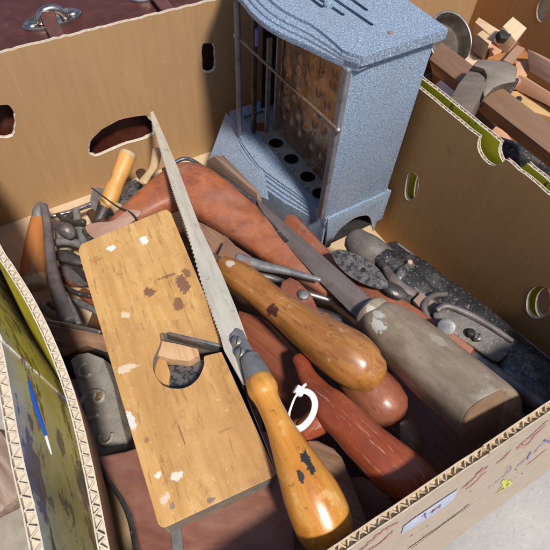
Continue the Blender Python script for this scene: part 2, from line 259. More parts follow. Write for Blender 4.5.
def box(bm, x0, x1, y0, y1, z0, z1, mi=0):
    v = [bm.verts.new((x, y, z)) for z in (z0, z1) for y in (y0, y1) for x in (x0, x1)]
    for f in ((0, 2, 3, 1), (4, 5, 7, 6), (0, 1, 5, 4), (2, 6, 7, 3), (0, 4, 6, 2), (1, 3, 7, 5)):
        bm.faces.new([v[i] for i in f]).material_index = mi
def boxo(name, x0, x1, y0, y1, z0, z1, m, parent=None, bevel=0, Mx=None):
    bm = bmesh.new(); c = Vector(((x0+x1)/2, (y0+y1)/2, (z0+z1)/2)); box(bm, x0-c.x, x1-c.x, y0-c.y, y1-c.y, z0-c.z, z1-c.z)
    if bevel: bmesh.ops.bevel(bm, geom=bm.edges[:], offset=bevel, segments=3, profile=.6, affect='EDGES')
    return link(name, bm, m, (Mx or Matrix()) @ Matrix.Translation(c), parent)
def screw(name, px, py, z, rpx, m, parent, ang=.4, n=None, slot=True):   # domed screw head; its slot is a black bar coloured as shade
    p = W(px, py, z); r = rpx*m_per_px(p); nn = n or Vector((0, 0, 1)); Mx = frame(p, Vector((math.cos(ang), math.sin(ang), .01)), nn)
    bm = bmesh.new(); rings = []
    for rr, h in ((1, -.7), (1, .15), (.88, .32), (.6, .42), (.25, .46)):
        rings.append([bm.verts.new((r*rr*math.cos(2*math.pi*j/24), r*rr*math.sin(2*math.pi*j/24), r*h)) for j in range(24)])
    for a, b in zip(rings, rings[1:]):
        for j in range(24):
            bm.faces.new((a[j], a[(j+1) % 24], b[(j+1) % 24], b[j]))
    bm.faces.new(rings[-1]); bm.faces.new(rings[0][::-1])
    o = link(name, bm, m, Mx, parent)
    if slot:
        b2 = bmesh.new(); box(b2, -r*.85, r*.85, -r*.13, r*.13, r*.3, r*.49); link('screw_slot_shade', b2, 'black', Mx, o)
    return o
# ------------------------------------------------------------------ ground
bm = bmesh.new(); bm.faces.new([bm.verts.new(v) for v in ((-30, -30, 0), (30, -30, 0), (30, 30, 0), (-30, 30, 0))])
tag(link('ground', bm, 'concrete', Matrix.Translation((0, 0, -.012)), None, 0), kind='structure')
# ------------------------------------------------------------------ cardboard walls
def flutes(bm, path, t, depth, pitch, mi, wob=.0016):
    # zigzag paper ribbon between the two liners, seen along the rim ; path: list of (u, ztop) ; across 0..-t
    u0 = path[0][0]; u1 = path[-1][0]; n = max(2, int(abs(u1-u0)/(pitch/2)))
    def zt(u):
        for (a, za), (b, zb) in zip(path, path[1:]):
            if min(a, b)-1e-6 <= u <= max(a, b)+1e-6: return za+(zb-za)*((u-a)/(b-a) if b != a else 0)
        return path[-1][1]
    for (ua, za), (ub, zb) in zip(path, path[1:]):
        bm.faces.new([bm.verts.new(c) for c in ((ua, za-.0032, -.0005), (ub, zb-.0032, -.0005), (ub, zb-.0032, -t+.0005), (ua, za-.0032, -t+.0005))]).material_index = mi  # added filler strip below the rim; it lightens the flute cells
    prev = None; th = .00045
    for i in range(n+1):
        u = u0+(u1-u0)*i/n; u2 = min(max(u+random.uniform(-.0011, .0011), min(u0, u1)), max(u0, u1)); y = -.0006 if i % 2 else -t+.0006
        z = zt(u2)-random.uniform(.0002, wob)
        cur = (u2, z, y)
        if prev:
            (ua, za, ya), (ub, zb, yb) = prev, cur
            v = [bm.verts.new(c) for c in ((ua-th, za, ya), (ua+th, za, ya), (ub+th, zb, yb), (ub-th, zb, yb), (ua-th, za-depth, ya), (ua+th, za-depth, ya), (ub+th, zb-depth, yb), (ub-th, zb-depth, yb))]
            for f in ((0, 1, 2, 3), (0, 3, 7, 4), (1, 5, 6, 2)): bm.faces.new([v[k] for k in f]).material_index = mi
        prev = cur
def carton_panel(name, Mx, outline, holes, rim, t, mats, parent, pitch=.0072, blind=False):
    # Mx maps local x along the wall, local y up, local z = outward from the inner face ; mats: inner, outer, edge
    bm = bmesh.new(); lt = .0009
    for off, mi in ((0, 0), (-(t-lt), 1)):
        b = plate_bm([outline]+([] if blind and mi else holes), lt, 0, 2, (0 if mi == 0 else 2, 1 if mi else 2, 2))
        for v in b.verts: v.co.z += off
        tmp = bpy.data.meshes.new('t'); b.to_mesh(tmp); b.free(); bm.from_mesh(tmp); bpy.data.meshes.remove(tmp)
    b = bmesh.new(); flutes(b, rim, t, .02, pitch, 2)
    for v in b.verts: v.co = Vector((v.co.x, v.co.y, v.co.z))
    tmp = bpy.data.meshes.new('t'); b.to_mesh(tmp); b.free(); bm.from_mesh(tmp); bpy.data.meshes.remove(tmp)
    for h in holes:                                  # ragged sleeve round a punched hole
        vs = []
        cx = sum(p[0] for p in h)/len(h); cy = sum(p[1] for p in h)/len(h)
        for (x, y) in h:
            k = 1+random.uniform(-.05, .02); r = [bm.verts.new((cx+(x-cx)*kk, cy+(y-cy)*kk, z)) for kk, z in ((1.012, .0004), (.97*k, -.001), (.975*k, -t+.001), (1.0, -t))]
            vs.append(r)
        for i in range(len(vs)):
            a, c = vs[i], vs[(i+1) % len(vs)]
            for q in range(3): bm.faces.new((a[q], a[q+1], c[q+1], c[q])).material_index = 2
    me = bpy.data.meshes.new(name); bm.to_mesh(me); bm.free()
    for m in mats: me.materials.append(M[m])
    o = bpy.data.objects.new(name, me); COL.objects.link(o); o.parent = parent; o.matrix_local = MW[parent.name].inverted() @ Mx; MW[o.name] = Mx.copy()
    return o
def ragged(a, b, n, amp):
    return [(a[0]+(b[0]-a[0])*i/n, a[1]+(b[1]-a[1])*i/n+random.uniform(-amp, amp)) for i in range(n+1)]
H = .24
XB, YF, YB = .389, -.005, .583
bx = empty('cardboard_box', (.2, .33, 0), 'open brown cardboard box in the middle, filled with old hand tools', 'box')
# back wall: local x = world X, local y = Z, local z = -Y (inner side faces the viewer)
Mb = Matrix(((1, 0, 0, 0), (0, 0, -1, YB), (0, 1, 0, 0), (0, 0, 0, 1)))
def bh(pts): return cr([(WY(x, y, YB).x, WY(x, y, YB).z) for x, y in pts], 4, True)
holes = [bh([(88.4, 149), (91, 140), (105.5, 127), (123.6, 119), (145.5, 115.6), (152.7, 121.8), (153.5, 132.7), (145.5, 138), (120, 146), (98, 155.6), (90, 153.5)]),
         bh([(0, 105), (9, 105.5), (14, 111), (15.3, 122), (13.8, 134.5), (5.5, 137.5), (-6, 136), (-10, 120), (-5, 107)]),
         bh([(202.5, 45.5), (207, 43), (213.5, 44), (215, 54.5), (215, 67), (211, 72), (203.6, 71), (202, 60)])]
holes = [[(x+random.uniform(-.0006, .0006), y+random.uniform(-.0006, .0006)) for x, y in h] for h in holes]
rim = ragged((-.14, H), (XB, H), 90, .0007)
carton_panel('back_wall', Mb, [(-.14, 0)] + rim + [(XB, 0)], holes, rim, .005, ['kraft', 'kraft_grey', 'edge_pale'], bx, .0066)
# right wall: local x = world Y, local y = Z, inner faces -X
Mr = Matrix(((0, 0, -1, XB), (1, 0, 0, 0), (0, 1, 0, 0), (0, 0, 0, 1)))
def rh(pts): return cr([(WX(x, y, XB).y, WX(x, y, XB).z) for x, y in pts], 4, True)
holes = [rh([(408, 174.5), (413.6, 172.7), (418, 178), (418, 189), (413.6, 198), (408, 200), (405, 193)]), rh([(528, 295.5), (535.5, 287), (544.5, 286.4), (549.5, 292), (549.5, 310), (543, 317), (533.6, 318), (527, 310)])]
def notch_rim(y0, y1, nc, nr, x=None):
    pts = ragged((y0, H), (nc-nr, H), 24, .0006) + [(nc-nr*math.cos(a), H-nr*.95*math.sin(a)+random.uniform(-.0006, .0006)) for a in [math.pi*i/10 for i in range(1, 10)]] + ragged((nc+nr, H), (y1, H), 26, .0006)
    return pts
holes_right = holes
rim = notch_rim(YF, YB, .205, .0185)
carton_panel('right_wall', Mr, [(YF-.048, 0)] + rim + [(YB, 0)], holes, rim, .0045, ['kraft_bounce_warmed', 'olive', 'edge_pale'], bx, .006)
# front wall: inner faces +Y ; local x = -X
fu = Vector((0, .048, H)).normalized()      # the wall leans inward
Mf = Matrix(((-1, 0, 0, 0), (0, fu.y, fu.z, -.053), (0, fu.z, -fu.y, 0), (0, 0, 0, 1)))
Mf = Matrix.Translation((.235, .0027, 0)) @ Matrix.Rotation(-.024, 4, 'Z') @ Matrix.Translation((-.235, 0, 0)) @ Mf; FH = math.hypot(H, .048); Mfi = Mf.inverted()
rim = ragged((-XB, FH), (-.172, FH), 24, .0006) + ragged((-.1715, FH-.0022), (-.15, FH+.0005), 5, .0005) + ragged((-.1485, FH), (.09, FH), 30, .0006)
fw = carton_panel('front_wall', Mf, [(-XB, 0)] + rim + [(.09, 0)], [], rim, .0062, ['kraft_bounce_warmed', 'kraft_grey', 'edge'], bx, .0074)
# left wall leans inward; bent sheet
def bent_wall(name, top, bot, t, mats, parent, pitch, depth_mi=True):
    T = cr([tuple(p) for p in top], 8); B = cr([tuple(p) for p in bot], 8)
    bm = bmesh.new(); 
    def quad(a, b, c, d, mi): bm.faces.new([bm.verts.new(v) for v in (a, b, c, d)]).material_index = mi
    rows = 8; lt = .0009
    def P(i, j, off):                    # j 0 top..rows bottom
        f = j/rows; tx, ty = T[i]; bx_, by = B[i]; z = H*(1-f)
        i0, i1 = max(0, i-1), min(len(T)-1, i+1); d = Vector((T[i1][0]-T[i0][0], T[i1][1]-T[i0][1], 0)).normalized(); n = Vector((d.y, -d.x, 0))
        zz = z + (.0008*noise.noise(Vector((i*.7, 3, off*100))) if j == 0 else 0)
        return Vector((tx+(bx_-tx)*f, ty+(by-ty)*f, zz)) + n*off
    for i in range(len(T)-1):
        for j in range(rows):
            for o_, mi in ((0, 0), (lt, 2), (t-lt, 2), (t, 1)):
                quad(P(i, j, o_), P(i+1, j, o_), P(i+1, j+1, o_), P(i, j+1, o_), mi)
        quad(P(i, 0, 0), P(i+1, 0, 0), P(i+1, 0, lt), P(i, 0, lt), 2); quad(P(i, 0, t-lt), P(i+1, 0, t-lt), P(i+1, 0, t), P(i, 0, t), 2)
    # flutes along arc length
    Ls = [0]
    for i in range(len(T)-1): Ls.append(Ls[-1]+(Vector(T[i+1])-Vector(T[i])).length)
    for i in range(len(T)-1):
        quad(P(i, .11, lt*.5), P(i+1, .11, lt*.5), P(i+1, .11, t-lt*.5), P(i, .11, t-lt*.5), 2)  # added strip under the rim so the open cells look lighter
    n = int(Ls[-1]/(pitch/2)); prev = None
    for k in range(n+1):
        s = min(Ls[-1], max(0, Ls[-1]*k/n+random.uniform(-.0009, .0009))); i = max(q for q in range(len(T)-1) if Ls[q] <= s+1e-9); f = (s-Ls[i])/(Ls[i+1]-Ls[i]); off = lt*.8 if k % 2 else t-lt*.8
        c = [P(i, 0, off).lerp(P(i+1, 0, off), f), P(i, 1, off).lerp(P(i+1, 1, off), f)]; c[0].z -= random.uniform(.0002, .0018)
        if prev:
            e = (c[0]-prev[0]); e.z = 0; e = e.normalized(); side = Vector((-e.y, e.x, 0))*.0004
            a, b, d_, g = prev[0], c[0], c[1], prev[1]
            quad(a+side, b+side, d_+side, g+side, 2); quad(a-side, b-side, d_-side, g-side, 2); quad(a+side, b+side, b-side, a-side, 2)
        prev = c
    me = bpy.data.meshes.new(name); bmesh.ops.remove_doubles(bm, verts=bm.verts[:], dist=1e-6); bm.to_mesh(me); bm.free()
    for m in mats: me.materials.append(M[m])
    o = bpy.data.objects.new(name, me); COL.objects.link(o); o.parent = parent; o.matrix_local = MW[parent.name].inverted(); return o
def wxy(px, py): p = W(px, py, H); return (p.x, p.y)
lt_top = [wxy(119, 640), wxy(117, 590), wxy(108, 540), wxy(92, 460), wxy(77, 400), wxy(58, 348), wxy(36, 302), wxy(14, 266), wxy(0, 244), (-.062, .42), (-.068, .5), (-.072, .583)]
lt_top = lt_top[::-1]
bent_wall('left_wall', lt_top, [(x-.030, y) for x, y in lt_top], .0062, ['kraft', 'olive', 'edge_pale'], bx, .0078)
boxo('box_floor', -.14, XB, -.05, YB, -.006, .0006, 'floorcard', bx)
# ------------------------------------------------------------------ prints and sticker on the front wall
def fx(px, py, off=-.0064):                     # spot on the outside face of the front wall, in the wall's own frame
    o = Mf @ Vector((0, 0, off)); n = Vector(Mf.col[2][:3]); d = ray(px, py); q = Mfi @ (CC + d*((o-CC).dot(n)/d.dot(n))); return (q.x, q.y)
def stroke(bm, pts, wd, z):
    for (a, b) in zip(pts, pts[1:]):
        a = Vector(a); b = Vector(b); d = (b-a)
        if d.length < 1e-6: continue
        n = Vector((-d.y, d.x)).normalized()*wd*random.uniform(.4, 1.1)
        bm.faces.new([bm.verts.new((q.x, q.y, z)) for q in (a-n, b-n*.7, b+n*.7, a+n)])
def scribble(name, pxs, wd, m, parent, off=-.0065, noise_amp=.0012, k=5):
    for line in pxs:
        bm = bmesh.new(); P = cr([fx(*p) for p in line], k); P = [(x+random.uniform(-noise_amp, noise_amp), min(z+random.uniform(-noise_amp, noise_amp), FH-.008)) for x, z in P]
        stroke(bm, P, wd, off+random.uniform(-.00008, .00008)); bmesh.ops.remove_doubles(bm, verts=bm.verts[:], dist=.0008)
        link(name, bm, m, Mf.copy(), parent, 0)
scribble('red_print', [[(360, 551), (372, 541), (383, 531), (397, 524)], [(366, 552), (380, 543), (392, 532)], [(465, 486), (474, 478), (480, 471), (487, 468)], [(468, 488), (476, 482), (485, 472)], [(497, 463), (504, 458), (509, 452)], [(516, 449), (525, 441), (535, 432), (546, 422)], [(519, 447), (528, 444), (540, 430)], [(531, 437), (537, 433), (545, 426)], [(527, 465), (536, 458), (547, 449)]], .0042, 'red_ink', fw)
scribble('blue_print', [[(489, 487), (497, 481), (506, 474), (513, 467)], [(505, 473), (509, 469), (511, 466)], [(517, 466), (526, 458), (533, 452), (542, 445), (550, 438)], [(520, 464), (528, 459), (530, 452)], [(535, 452), (541, 444), (545, 440), (549, 443)], [(410, 537), (413, 534)], [(421, 530), (429, 525)]], .0011, 'blue_ink', fw, off=-.0067)
scribble('yellow_print', [[(499, 489), (504, 485), (508, 481), (511, 484)], [(497, 493), (504, 488), (511, 482)], [(503, 480), (506, 487)]], .003, 'yellow_ink', fw, off=-.0066)
scribble('grey_print', [[(501, 471), (515, 462), (528, 451)], [(518, 472), (516, 468), (522, 463)], [(492, 496), (500, 490)], [(512, 478), (520, 476), (523, 472)], [(455, 505), (462, 500)], [(436, 518), (440, 515)], [(418, 538), (424, 534)], [(401, 546), (405, 542)], [(470, 492), (476, 488)]], .0006, 'grey_ink', fw, off=-.0068)
scribble('torn_flap_edge', [[(408, 549), (420, 540), (433, 531), (446, 522), (458, 513), (469, 504)]], .0030, 'edge', fw, off=-.0069, noise_amp=.0003, k=8)
bm = bmesh.new()
for i in range(26):
    t_ = i/25; a = fx(411+58*t_, 547-42.5*t_); d = .0011
    bm.faces.new([bm.verts.new(v) for v in ((a[0]-d, a[1]-.0014, -.0072), (a[0]+d, a[1]-.0012, -.0072), (a[0]+d*.6, a[1]+.0014, -.0072), (a[0]-d*.7, a[1]+.0012, -.0072))])
link('flap_slot_shade', bm, 'black', Mf.copy(), fw, 0)  # black patches painted as the shade in the torn corrugation
bm = bmesh.new(); P = [fx(*p) for p in ((401, 534), (403, 526), (413, 518), (458, 488), (453, 499), (440, 509))]
f1 = bm.faces.new([bm.verts.new((p[0], p[1], -.0070)) for p in P]); bmesh.ops.solidify(bm, geom=[f1], thickness=.0003)
stk = link('price_sticker', bm, 'paper', Mf.copy(), fw, 0)
bm = bmesh.new()
for ln in ([(421, 516), (424, 512), (425, 517)], [(430, 512), (433, 508), (431, 512), (435, 509)], [(437, 507), (440, 503), (438, 507)]):
    stroke(bm, [fx(*p) for p in ln], .0006, -.0076)
link('price_writing', bm, 'blue_ink', Mf.copy(), stk, 0)
# ------------------------------------------------------------------ right-hand box
rb = empty('cardboard_box', (.6, .35, 0), 'second cardboard box at the right edge, holding wooden offcuts and a marking gauge', 'box')
XR = .403
Mr2 = Matrix(((0, 0, -1, XR), (1, 0, 0, 0), (0, 1, 0, 0), (0, 0, 0, 1)))
rim = notch_rim(-.03, YB, .19, .0175)
# its outer side faces the middle box, so the inner liner colour goes on the far side
carton_panel('left_wall', Mr2, [(-.03, 0)] + rim + [(YB, 0)], [[(x-.004, y-.006) for x, y in q] for q in holes_right], rim, .005, ['olive', 'kraft_bounce_warmed', 'edge_pale'], rb, .006)
Mb2 = Matrix(((1, 0, 0, 0), (0, 0, -1, YB), (0, 1, 0, 0), (0, 0, 0, 1)))
rim = ragged((.409, H), (.8, H), 20, .0007); carton_panel('back_wall', Mb2, [(.409, 0)] + rim + [(.8, 0)], [], rim, .005, ['kraft', 'kraft_grey', 'edge'], rb)
Mr3 = Matrix(((0, 0, -1, .8), (1, 0, 0, 0), (0, 1, 0, 0), (0, 0, 0, 1)))
rim = ragged((.02, H), (YB, H), 30, .0007)
h = cr([(WX(x, y, .8).y, WX(x, y, .8).z) for x, y in [(538, 5), (545, -3), (552, -8), (556, 0), (550, 14), (542, 22), (537, 17)]], 4, True)
carton_panel('right_wall', Mr3, [(.02, 0)] + rim + [(YB, 0)], [h], rim, .005, ['kraft_bounce_warmed', 'kraft_grey', 'edge'], rb, blind=True)
Mf2 = Matrix(((-1, 0, 0, 0), (0, 0, 1, .02), (0, 1, 0, 0), (0, 0, 0, 1)))
rim = ragged((-.8, H), (-.409, H), 20, .0007); carton_panel('front_wall', Mf2, [(-.8, 0)] + rim + [(-.409, 0)], [], rim, .005, ['kraft_bounce_warmed', 'kraft_grey', 'edge'], rb)
boxo('box_floor', .409, .8, .02, YB, -.006, -.002, 'kraft', rb)
# ------------------------------------------------------------------ left-hand box
lb = empty('cardboard_box', (-.2, .2, 0), 'third cardboard box at the lower left edge, printed blue and white outside', 'box')
T2 = [(-.12, .60), (-.10, .42), wxy(-8, 318), wxy(2, 345), wxy(10, 385), wxy(17, 425), wxy(25, 465), wxy(36, 510), wxy(46, 560), wxy(52, 600)]
bent_wall('right_wall', T2, [(x+.012, y) for x, y in T2], .0075, ['printgloss', 'kraft', 'edge_pale'], lb, .0085)
bm = bmesh.new()
box(bm, -.50, -.13, .60, .605, 0, H); box(bm, -.505, -.50, -.05, .605, 0, H); box(bm, -.50, -.09, -.055, -.05, 0, H)
link('far_walls', bm, 'kraft', Matrix(), lb)
boxo('box_floor', -.50, -.12, -.05, .6, -.006, -.002, 'floorcard', lb)
#==CONTENT==
# ------------------------------------------------------------------ suitcase behind the box
sc = empty('suitcase', (.05, .85, 0), 'dark maroon leatherette suitcase with tarnished metal handle mounts, lying behind the box', 'suitcase')
ZS = .20
bm = bmesh.new(); box(bm, -.34, .37, .605, 1.15, -.002, ZS)
bmesh.ops.subdivide_edges(bm, edges=bm.edges[:], cuts=6, use_grid_fill=True)
link('shell', bm, 'leather', Matrix(), sc)
boxo('lid_seam', -.343, .373, .80, .806, -.001, ZS+.002, 'black', sc)
def mount(px, py, s=1.0):
    c = W(px, py, ZS); Mx = frame(c, Vector((1, .12, 0)), Vector((0, 0, 1)))
    a, b = .040*s, .020*s; bm = bmesh.new(); rings = []
    for k, h in ((1.0, 0), (1.0, .003), (.97, .0042), (.90, .0042), (.86, .0020), (.55, .0012), (.3, .001)):
        rings.append([bm.verts.new((a*k*math.cos(2*math.pi*j/48), b*k*math.sin(2*math.pi*j/48), h)) for j in range(48)])
    for p, q in zip(rings, rings[1:]):
        for j in range(48): bm.faces.new((p[j], p[(j+1) % 48], q[(j+1) % 48], q[j]))
    bm.faces.new(rings[-1])
    pl = link('handle_mount', bm, 'nickel', Mx, sc)
    for sx in (-1, 1):
        bm = bmesh.new(); bmesh.ops.create_uvsphere(bm, u_segments=16, v_segments=10, radius=.0075*s, matrix=Matrix.Diagonal((1, 1, .6, 1)))
        link('stud', bm, 'nickel', Mx @ Matrix.Translation((sx*.028*s, 0, .002)), pl)
    P = []
    for i in range(9):
        t = math.pi*i/8; P.append((c.x+.016*s*math.cos(t), c.y-.003, c.z+.003+.014*s*math.sin(t), .0058*s))
    sweep('loop', P, 'nickel', pl, n=12, k=2, world=True, metres=True, up=Vector((0, 1, 0)))
    return c
c1 = mount(53, 21); c2 = mount(155, -6)
def strap(c, k):
    P = [(c.x-.002, c.y+.004, c.z+.012, .008), (c.x-.004, c.y-.010, c.z+.014, .009), (c.x-.007, c.y-.026, c.z+.010, .009), (c.x-.008, .607, c.z+.006, .009), (c.x-.006, .598, c.z-.012, .009)]
    return P
sweep('handle', strap(c1, 1) + [(c1.x+.03, .597, ZS-.03, .009), (c2.x-.03, .597, ZS-.03, .009)] + strap(c2, 1)[::-1], 'strapleather', sc, n=16, flat=.45, sq=3, k=5, world=True, metres=True)
# ------------------------------------------------------------------ toaster standing in the far corner
to = empty('toaster', (.32, .40, .05), 'blue-grey hammered enamel toaster with slotted lid, standing in the far corner', 'toaster')
X0, X1, Y0, Y1 = .277, .374, .300, .530
def bow(x0, amp, y0, y1, n=26, pw=1.0, skew=0):     # outline with a bowed left side, counter-clockwise
    L_ = []
    for i in range(n+1):
        t = i/n; y = y0+(y1-y0)*t; L_.append((x0-amp*math.sin(math.pi*min(1, max(0, t))**.85)**pw, y))
    return L_
def slab(name, outline, z0, z1, m, parent, holes=(), bevel=.0015, seg=3):
    bm = plate_bm([outline]+list(holes), z1-z0, bevel, seg); return link(name, bm, m, Matrix.Translation((0, 0, z1)), parent)
def rrect(cx, cy, hx, hy, ang=0, n=5):
    r = min(hx, hy); P = []
    for q, (sx, sy) in enumerate(((1, 1), (-1, 1), (-1, -1), (1, -1))):
        for i in range(n+1):
            a = math.pi/2*(q+i/n); x = sx*(hx-r)+r*math.cos(a); y = sy*(hy-r)+r*math.sin(a)
            P.append((cx+x*math.cos(ang)-y*math.sin(ang), cy+x*math.sin(ang)+y*math.cos(ang)))
    return P
lidp = [W(*q, .3065) for q in ((361, 69), (345, 65), (325, 55), (306, 45), (280, 33), (265, 24), (253, 13), (243, 0))]
lidp = [(Y0-.005, lidp[0].x)] + [(p.y, p.x) for p in lidp[1:] if p.y > Y0] + [(.485, .243), (.515, .258), (Y1+.006, .283)]
basp = [W(*q, BZ0) for BZ0 in (.099,) for q in ((327, 219), (312, 206), (297, 194), (278, 181), (259, 167), (243, 145), (234.5, 126), (229, 114))]
basp = [(Y0, .277)] + [(p.y, p.x) for p in basp[1:] if p.y > Y0] + [(Y1+.014, .272)]
def prof(tab, y):
    tab = sorted(tab)
    for (a, xa), (b, xb) in zip(tab, tab[1:]):
        if a <= y <= b: return xa+(xb-xa)*(y-a)/(b-a)
    return tab[0][1] if y < tab[0][0] else tab[-1][1]
def smoothp(tab, y): return sum(prof(tab, y+d)*w_ for d, w_ in ((-.012, .1), (-.006, .2), (0, .4), (.006, .2), (.012, .1)))
def bow(x0, amp, y0, y1, n=40):
    tab = lidp if x0 in (.283, .2815, .287) else basp; ins = {.287: .008, .2815: -.0005, .282: .006}.get(x0, 0)
    return [((prof(tab, y) if y-y0 < .004 else smoothp(tab, y))+ins, y) for y in [y0+(y1-y0)*i/n for i in range(n+1)]]
def wgt(y):                      # ribs stand out at the far half and die away towards the near corner
    return min(1, max(0, (y-Y0-.012)/.05))**.8*min(1, max(0, (Y1+.01-y)/.05))
# lid: slotted top and three stepped ribs down its bowed side
slots = []
for i, (px, py, qx, qy) in enumerate([(303, -7, 323, 7.6), (309, -8, 344, 15.5), (321, -10, 373, 25.5), (333, -14, 367.5, 10.7)]):
    a = W(px, py, .3185); b = W(qx, qy, .3185); c = (a+b)/2; ang = math.atan2(b.y-a.y, b.x-a.x)
    slots.append(rrect(c.x, c.y, (b-a).length/2, .0021, ang))
top = [(X0, Y0-.004), (X1+.003, Y0-.004), (X1+.003, Y1+.006), (X0, Y1+.006)]
def lid_outline(x0, amp, g=0): return [(X1+.004+g, Y0-.005-g), (X1+.004+g, Y1+.006+g)] + [(x+.016*wgt(y), y) for x, y in bow(x0, amp, Y0-.005-g, Y1+.006+g)][::-1]
lid = slab('lid', lid_outline(.283, .034), .3085, .3185, 'hammer', to, slots, .0022)
for k, (g, z) in enumerate(((.004, .3155), (.009, .3125), (.014, .3095))):
    o = [(.29, Y0-.002), (.29, Y1+.002)] + [(x-g*wgt(y)+.012*wgt(y), y) for x, y in bow(.2815, .034, Y0-.0035, Y1+.004)][::-1]
    slab('lid_rib', o, .3045-k*.001, z, 'hammer', to, (), .0018)
slab('lid_underside', [(X1-.002, Y0+.004), (X1-.002, Y1)] + bow(.287, .040, Y0+.004, Y1)[::-1], .302, .3055, 'darkmetal', to, (), .0005)
screw('lid_knob', 328.5, 3.5, .3215, 4.5, 'hammer', to, slot=False); screw('lid_screw', 391, 33, .3188, 3, 'gaugewood', to, slot=False)
# base: stepped ribs, tray with five round holes, arched foot on the near side
BZ = .100
def base_outline(x0, amp, g=0): return [(X1+.005, Y0), (X1+.005, Y1+.014)] + bow(x0, amp, Y0, Y1+.014)[::-1]
hs = []
for (px, py) in ((261, 126.7), (276, 142.8), (291.4, 158.6), (307.7, 176.3), (320, 193)):
    c = W(px, py, BZ-.005); hs.append([(c.x+.0104*math.cos(a), c.y+.0104*math.sin(a)) for a in [2*math.pi*i/30 for i in range(30)]])
c = W(252, 117.5, BZ-.005); hs.append([(c.x+.0018*math.cos(a), c.y+.0018*math.sin(a)) for a in [2*math.pi*i/10 for i in range(10)]])
hx = [sum(p[0] for p in h)/len(h) for h in hs]
XA = min(hx)-.0135; XC = max(hx)+.015
slab('tray', base_outline(.280, .036), BZ-.003, BZ, 'hammer', to, [[(XC, Y0+.012), (XC, Y1-.006), (XA, Y1-.006), (XA-.001, .40), (XA+.002, Y0+.03), (XA+.010, Y0+.012)]], .0009)
slab('tray_floor', [(XC+.004, Y0+.006), (XC+.004, Y1), (XA-.004, Y1), (XA-.004, Y0+.006)], BZ-.0065, BZ-.005, 'dustymetal', to, hs, .0004)
for (a_, b_) in zip(hs[:4], hs[1:5]):
    cx_ = (sum(p[0] for p in a_)+sum(p[0] for p in b_))/60-.0105; cy_ = (sum(p[1] for p in a_)+sum(p[1] for p in b_))/60
    boxo('tray_tab', cx_-.004, cx_+.001, cy_-.0022, cy_+.0022, BZ-.005, BZ-.0028, 'dustymetal', to, .0008)
slab('base_bottom', [(x*.94+.018, y*.98+.007) for x, y in base_outline(.282, .03)], .040, .043, 'black', to, (), 0)  # plain black plate beneath the tray holes, which makes them show dark
for k, (g, z) in enumerate(((.002, BZ-.003), (.006, BZ-.007), (.010, BZ-.011), (.014, BZ-.015))):
    ou = [(x-(g*.9)*wgt(y), y) for x, y in bow(.280, .036, Y0+.0008, Y1+.0125)]
    inn = [(x+.003, y) for x, y in bow(.280, .036, Y0+.0008, Y1+.0125)]
    slab('base_rib', ou[::-1]+inn, .045 if k == 3 else z-.010, z, 'hammer', to, (), .0011)
plate('base_skirt', [(227, 113, .098), (262, 170, .098), (207, 163, .062)], [(226, 112), (236, 124), (248, 150), (264, 172), (268, 200), (254, 194), (232, 180), (208, 161)], .003, 'hammer', to, bevel=.0008)
# arched near side plate
Mp = Matrix(((1, 0, 0, 0), (0, 0, -1, Y0-.0015), (0, 1, 0, 0), (0, 0, 0, 1)))
def tz(px, py): p = WY(px, py, Y0-.0015); return (p.x, p.z)
arch = cr([tz(330, 247), tz(338, 232), tz(352, 220), tz(363, 216), tz(370, 218), tz(373.5, 232)], 5)
a0 = tz(327, 248); ar = [(tz(328, 219)[0], BZ+.0015), (X1+.0055, BZ+.0015), (X1+.0055, .045), (arch[-1][0], .045)] + arch[::-1] + [(a0[0]-.002, a0[1])]
link('foot_plate', plate_bm([ar], .0035, .0012, 2), 'hammer', Mp, to)
# near side panel, raised rectangle inside a frame
pan = [(.2755, BZ+.0015), (X1, BZ+.0015), (X1-.001, .3045), (.2695, .3045)]
link('side_panel', plate_bm([pan], .003, .0010, 2), 'hammer', Matrix(((1, 0, 0, 0), (0, 0, -1, Y0+.002), (0, 1, 0, 0), (0, 0, 0, 1))), to)
boxo('frame_edge', .2685, .2745, Y0+.001, Y0+.010, BZ+.002, .304, 'greymetal', to, .0012)
boxo('back_panel', X1-.003, X1, Y0+.006, Y1, BZ, .304, 'bluesteel', to)
boxo('far_panel', .315, X1-.003, Y1-.003, Y1, BZ, .304, 'darkmetal', to)
sweep('post', [(.2585, .4905, BZ-.001, .0036), (.2585, .4905, .304, .0036)], 'greymetal', to, n=12, k=1, cap=0, world=True, metres=True, up=Vector((1, 0, 0)))
boxo('hinge_bar', .275, .281, .482, .488, BZ, .304, 'darkmetal', to, .001); boxo('heat_strip', .290, .297, .474, .477, BZ, .24, 'steel', to, .001); boxo('heat_strip', .304, .311, .474, .477, BZ, .24, 'steel', to, .001)
# dimpled reflector sheet
NX, NY = 90, 110; bm = bmesh.new(); g = []; x_r, ya, yb, za, zb = .3125, Y0+.008, .478, BZ-.004, .303
dim = []
for i in range(7):
    for j in range(10):
        dim.append((ya+(yb-ya)*(i+.5+.25*(j % 2)+random.uniform(-.2, .2))/7.3, za+(zb-za)*(j+.5+random.uniform(-.25, .25))/10))
for i in range(NX+1):
    r_ = []
    for j in range(NY+1):
        y = ya+(yb-ya)*i/NX; z = za+(zb-za)*j/NY; h = 0
        for (dy, dz) in dim:
            q = ((y-dy)/.0042)**2+((z-dz)/.0062)**2
            if q < 4: h += .0024*math.exp(-q*1.3)*(1 if z > dz-.003 else .6)
        r_.append(bm.verts.new((x_r-h+.0012*noise.noise(Vector((y*30, z*30, 0))), y, z)))
    g.append(r_)
for i in range(NX):
    for j in range(NY): bm.faces.new((g[i][j], g[i+1][j], g[i+1][j+1], g[i][j+1]))
link('reflector', bm, 'reflection_sheet', Matrix(), to, 60)
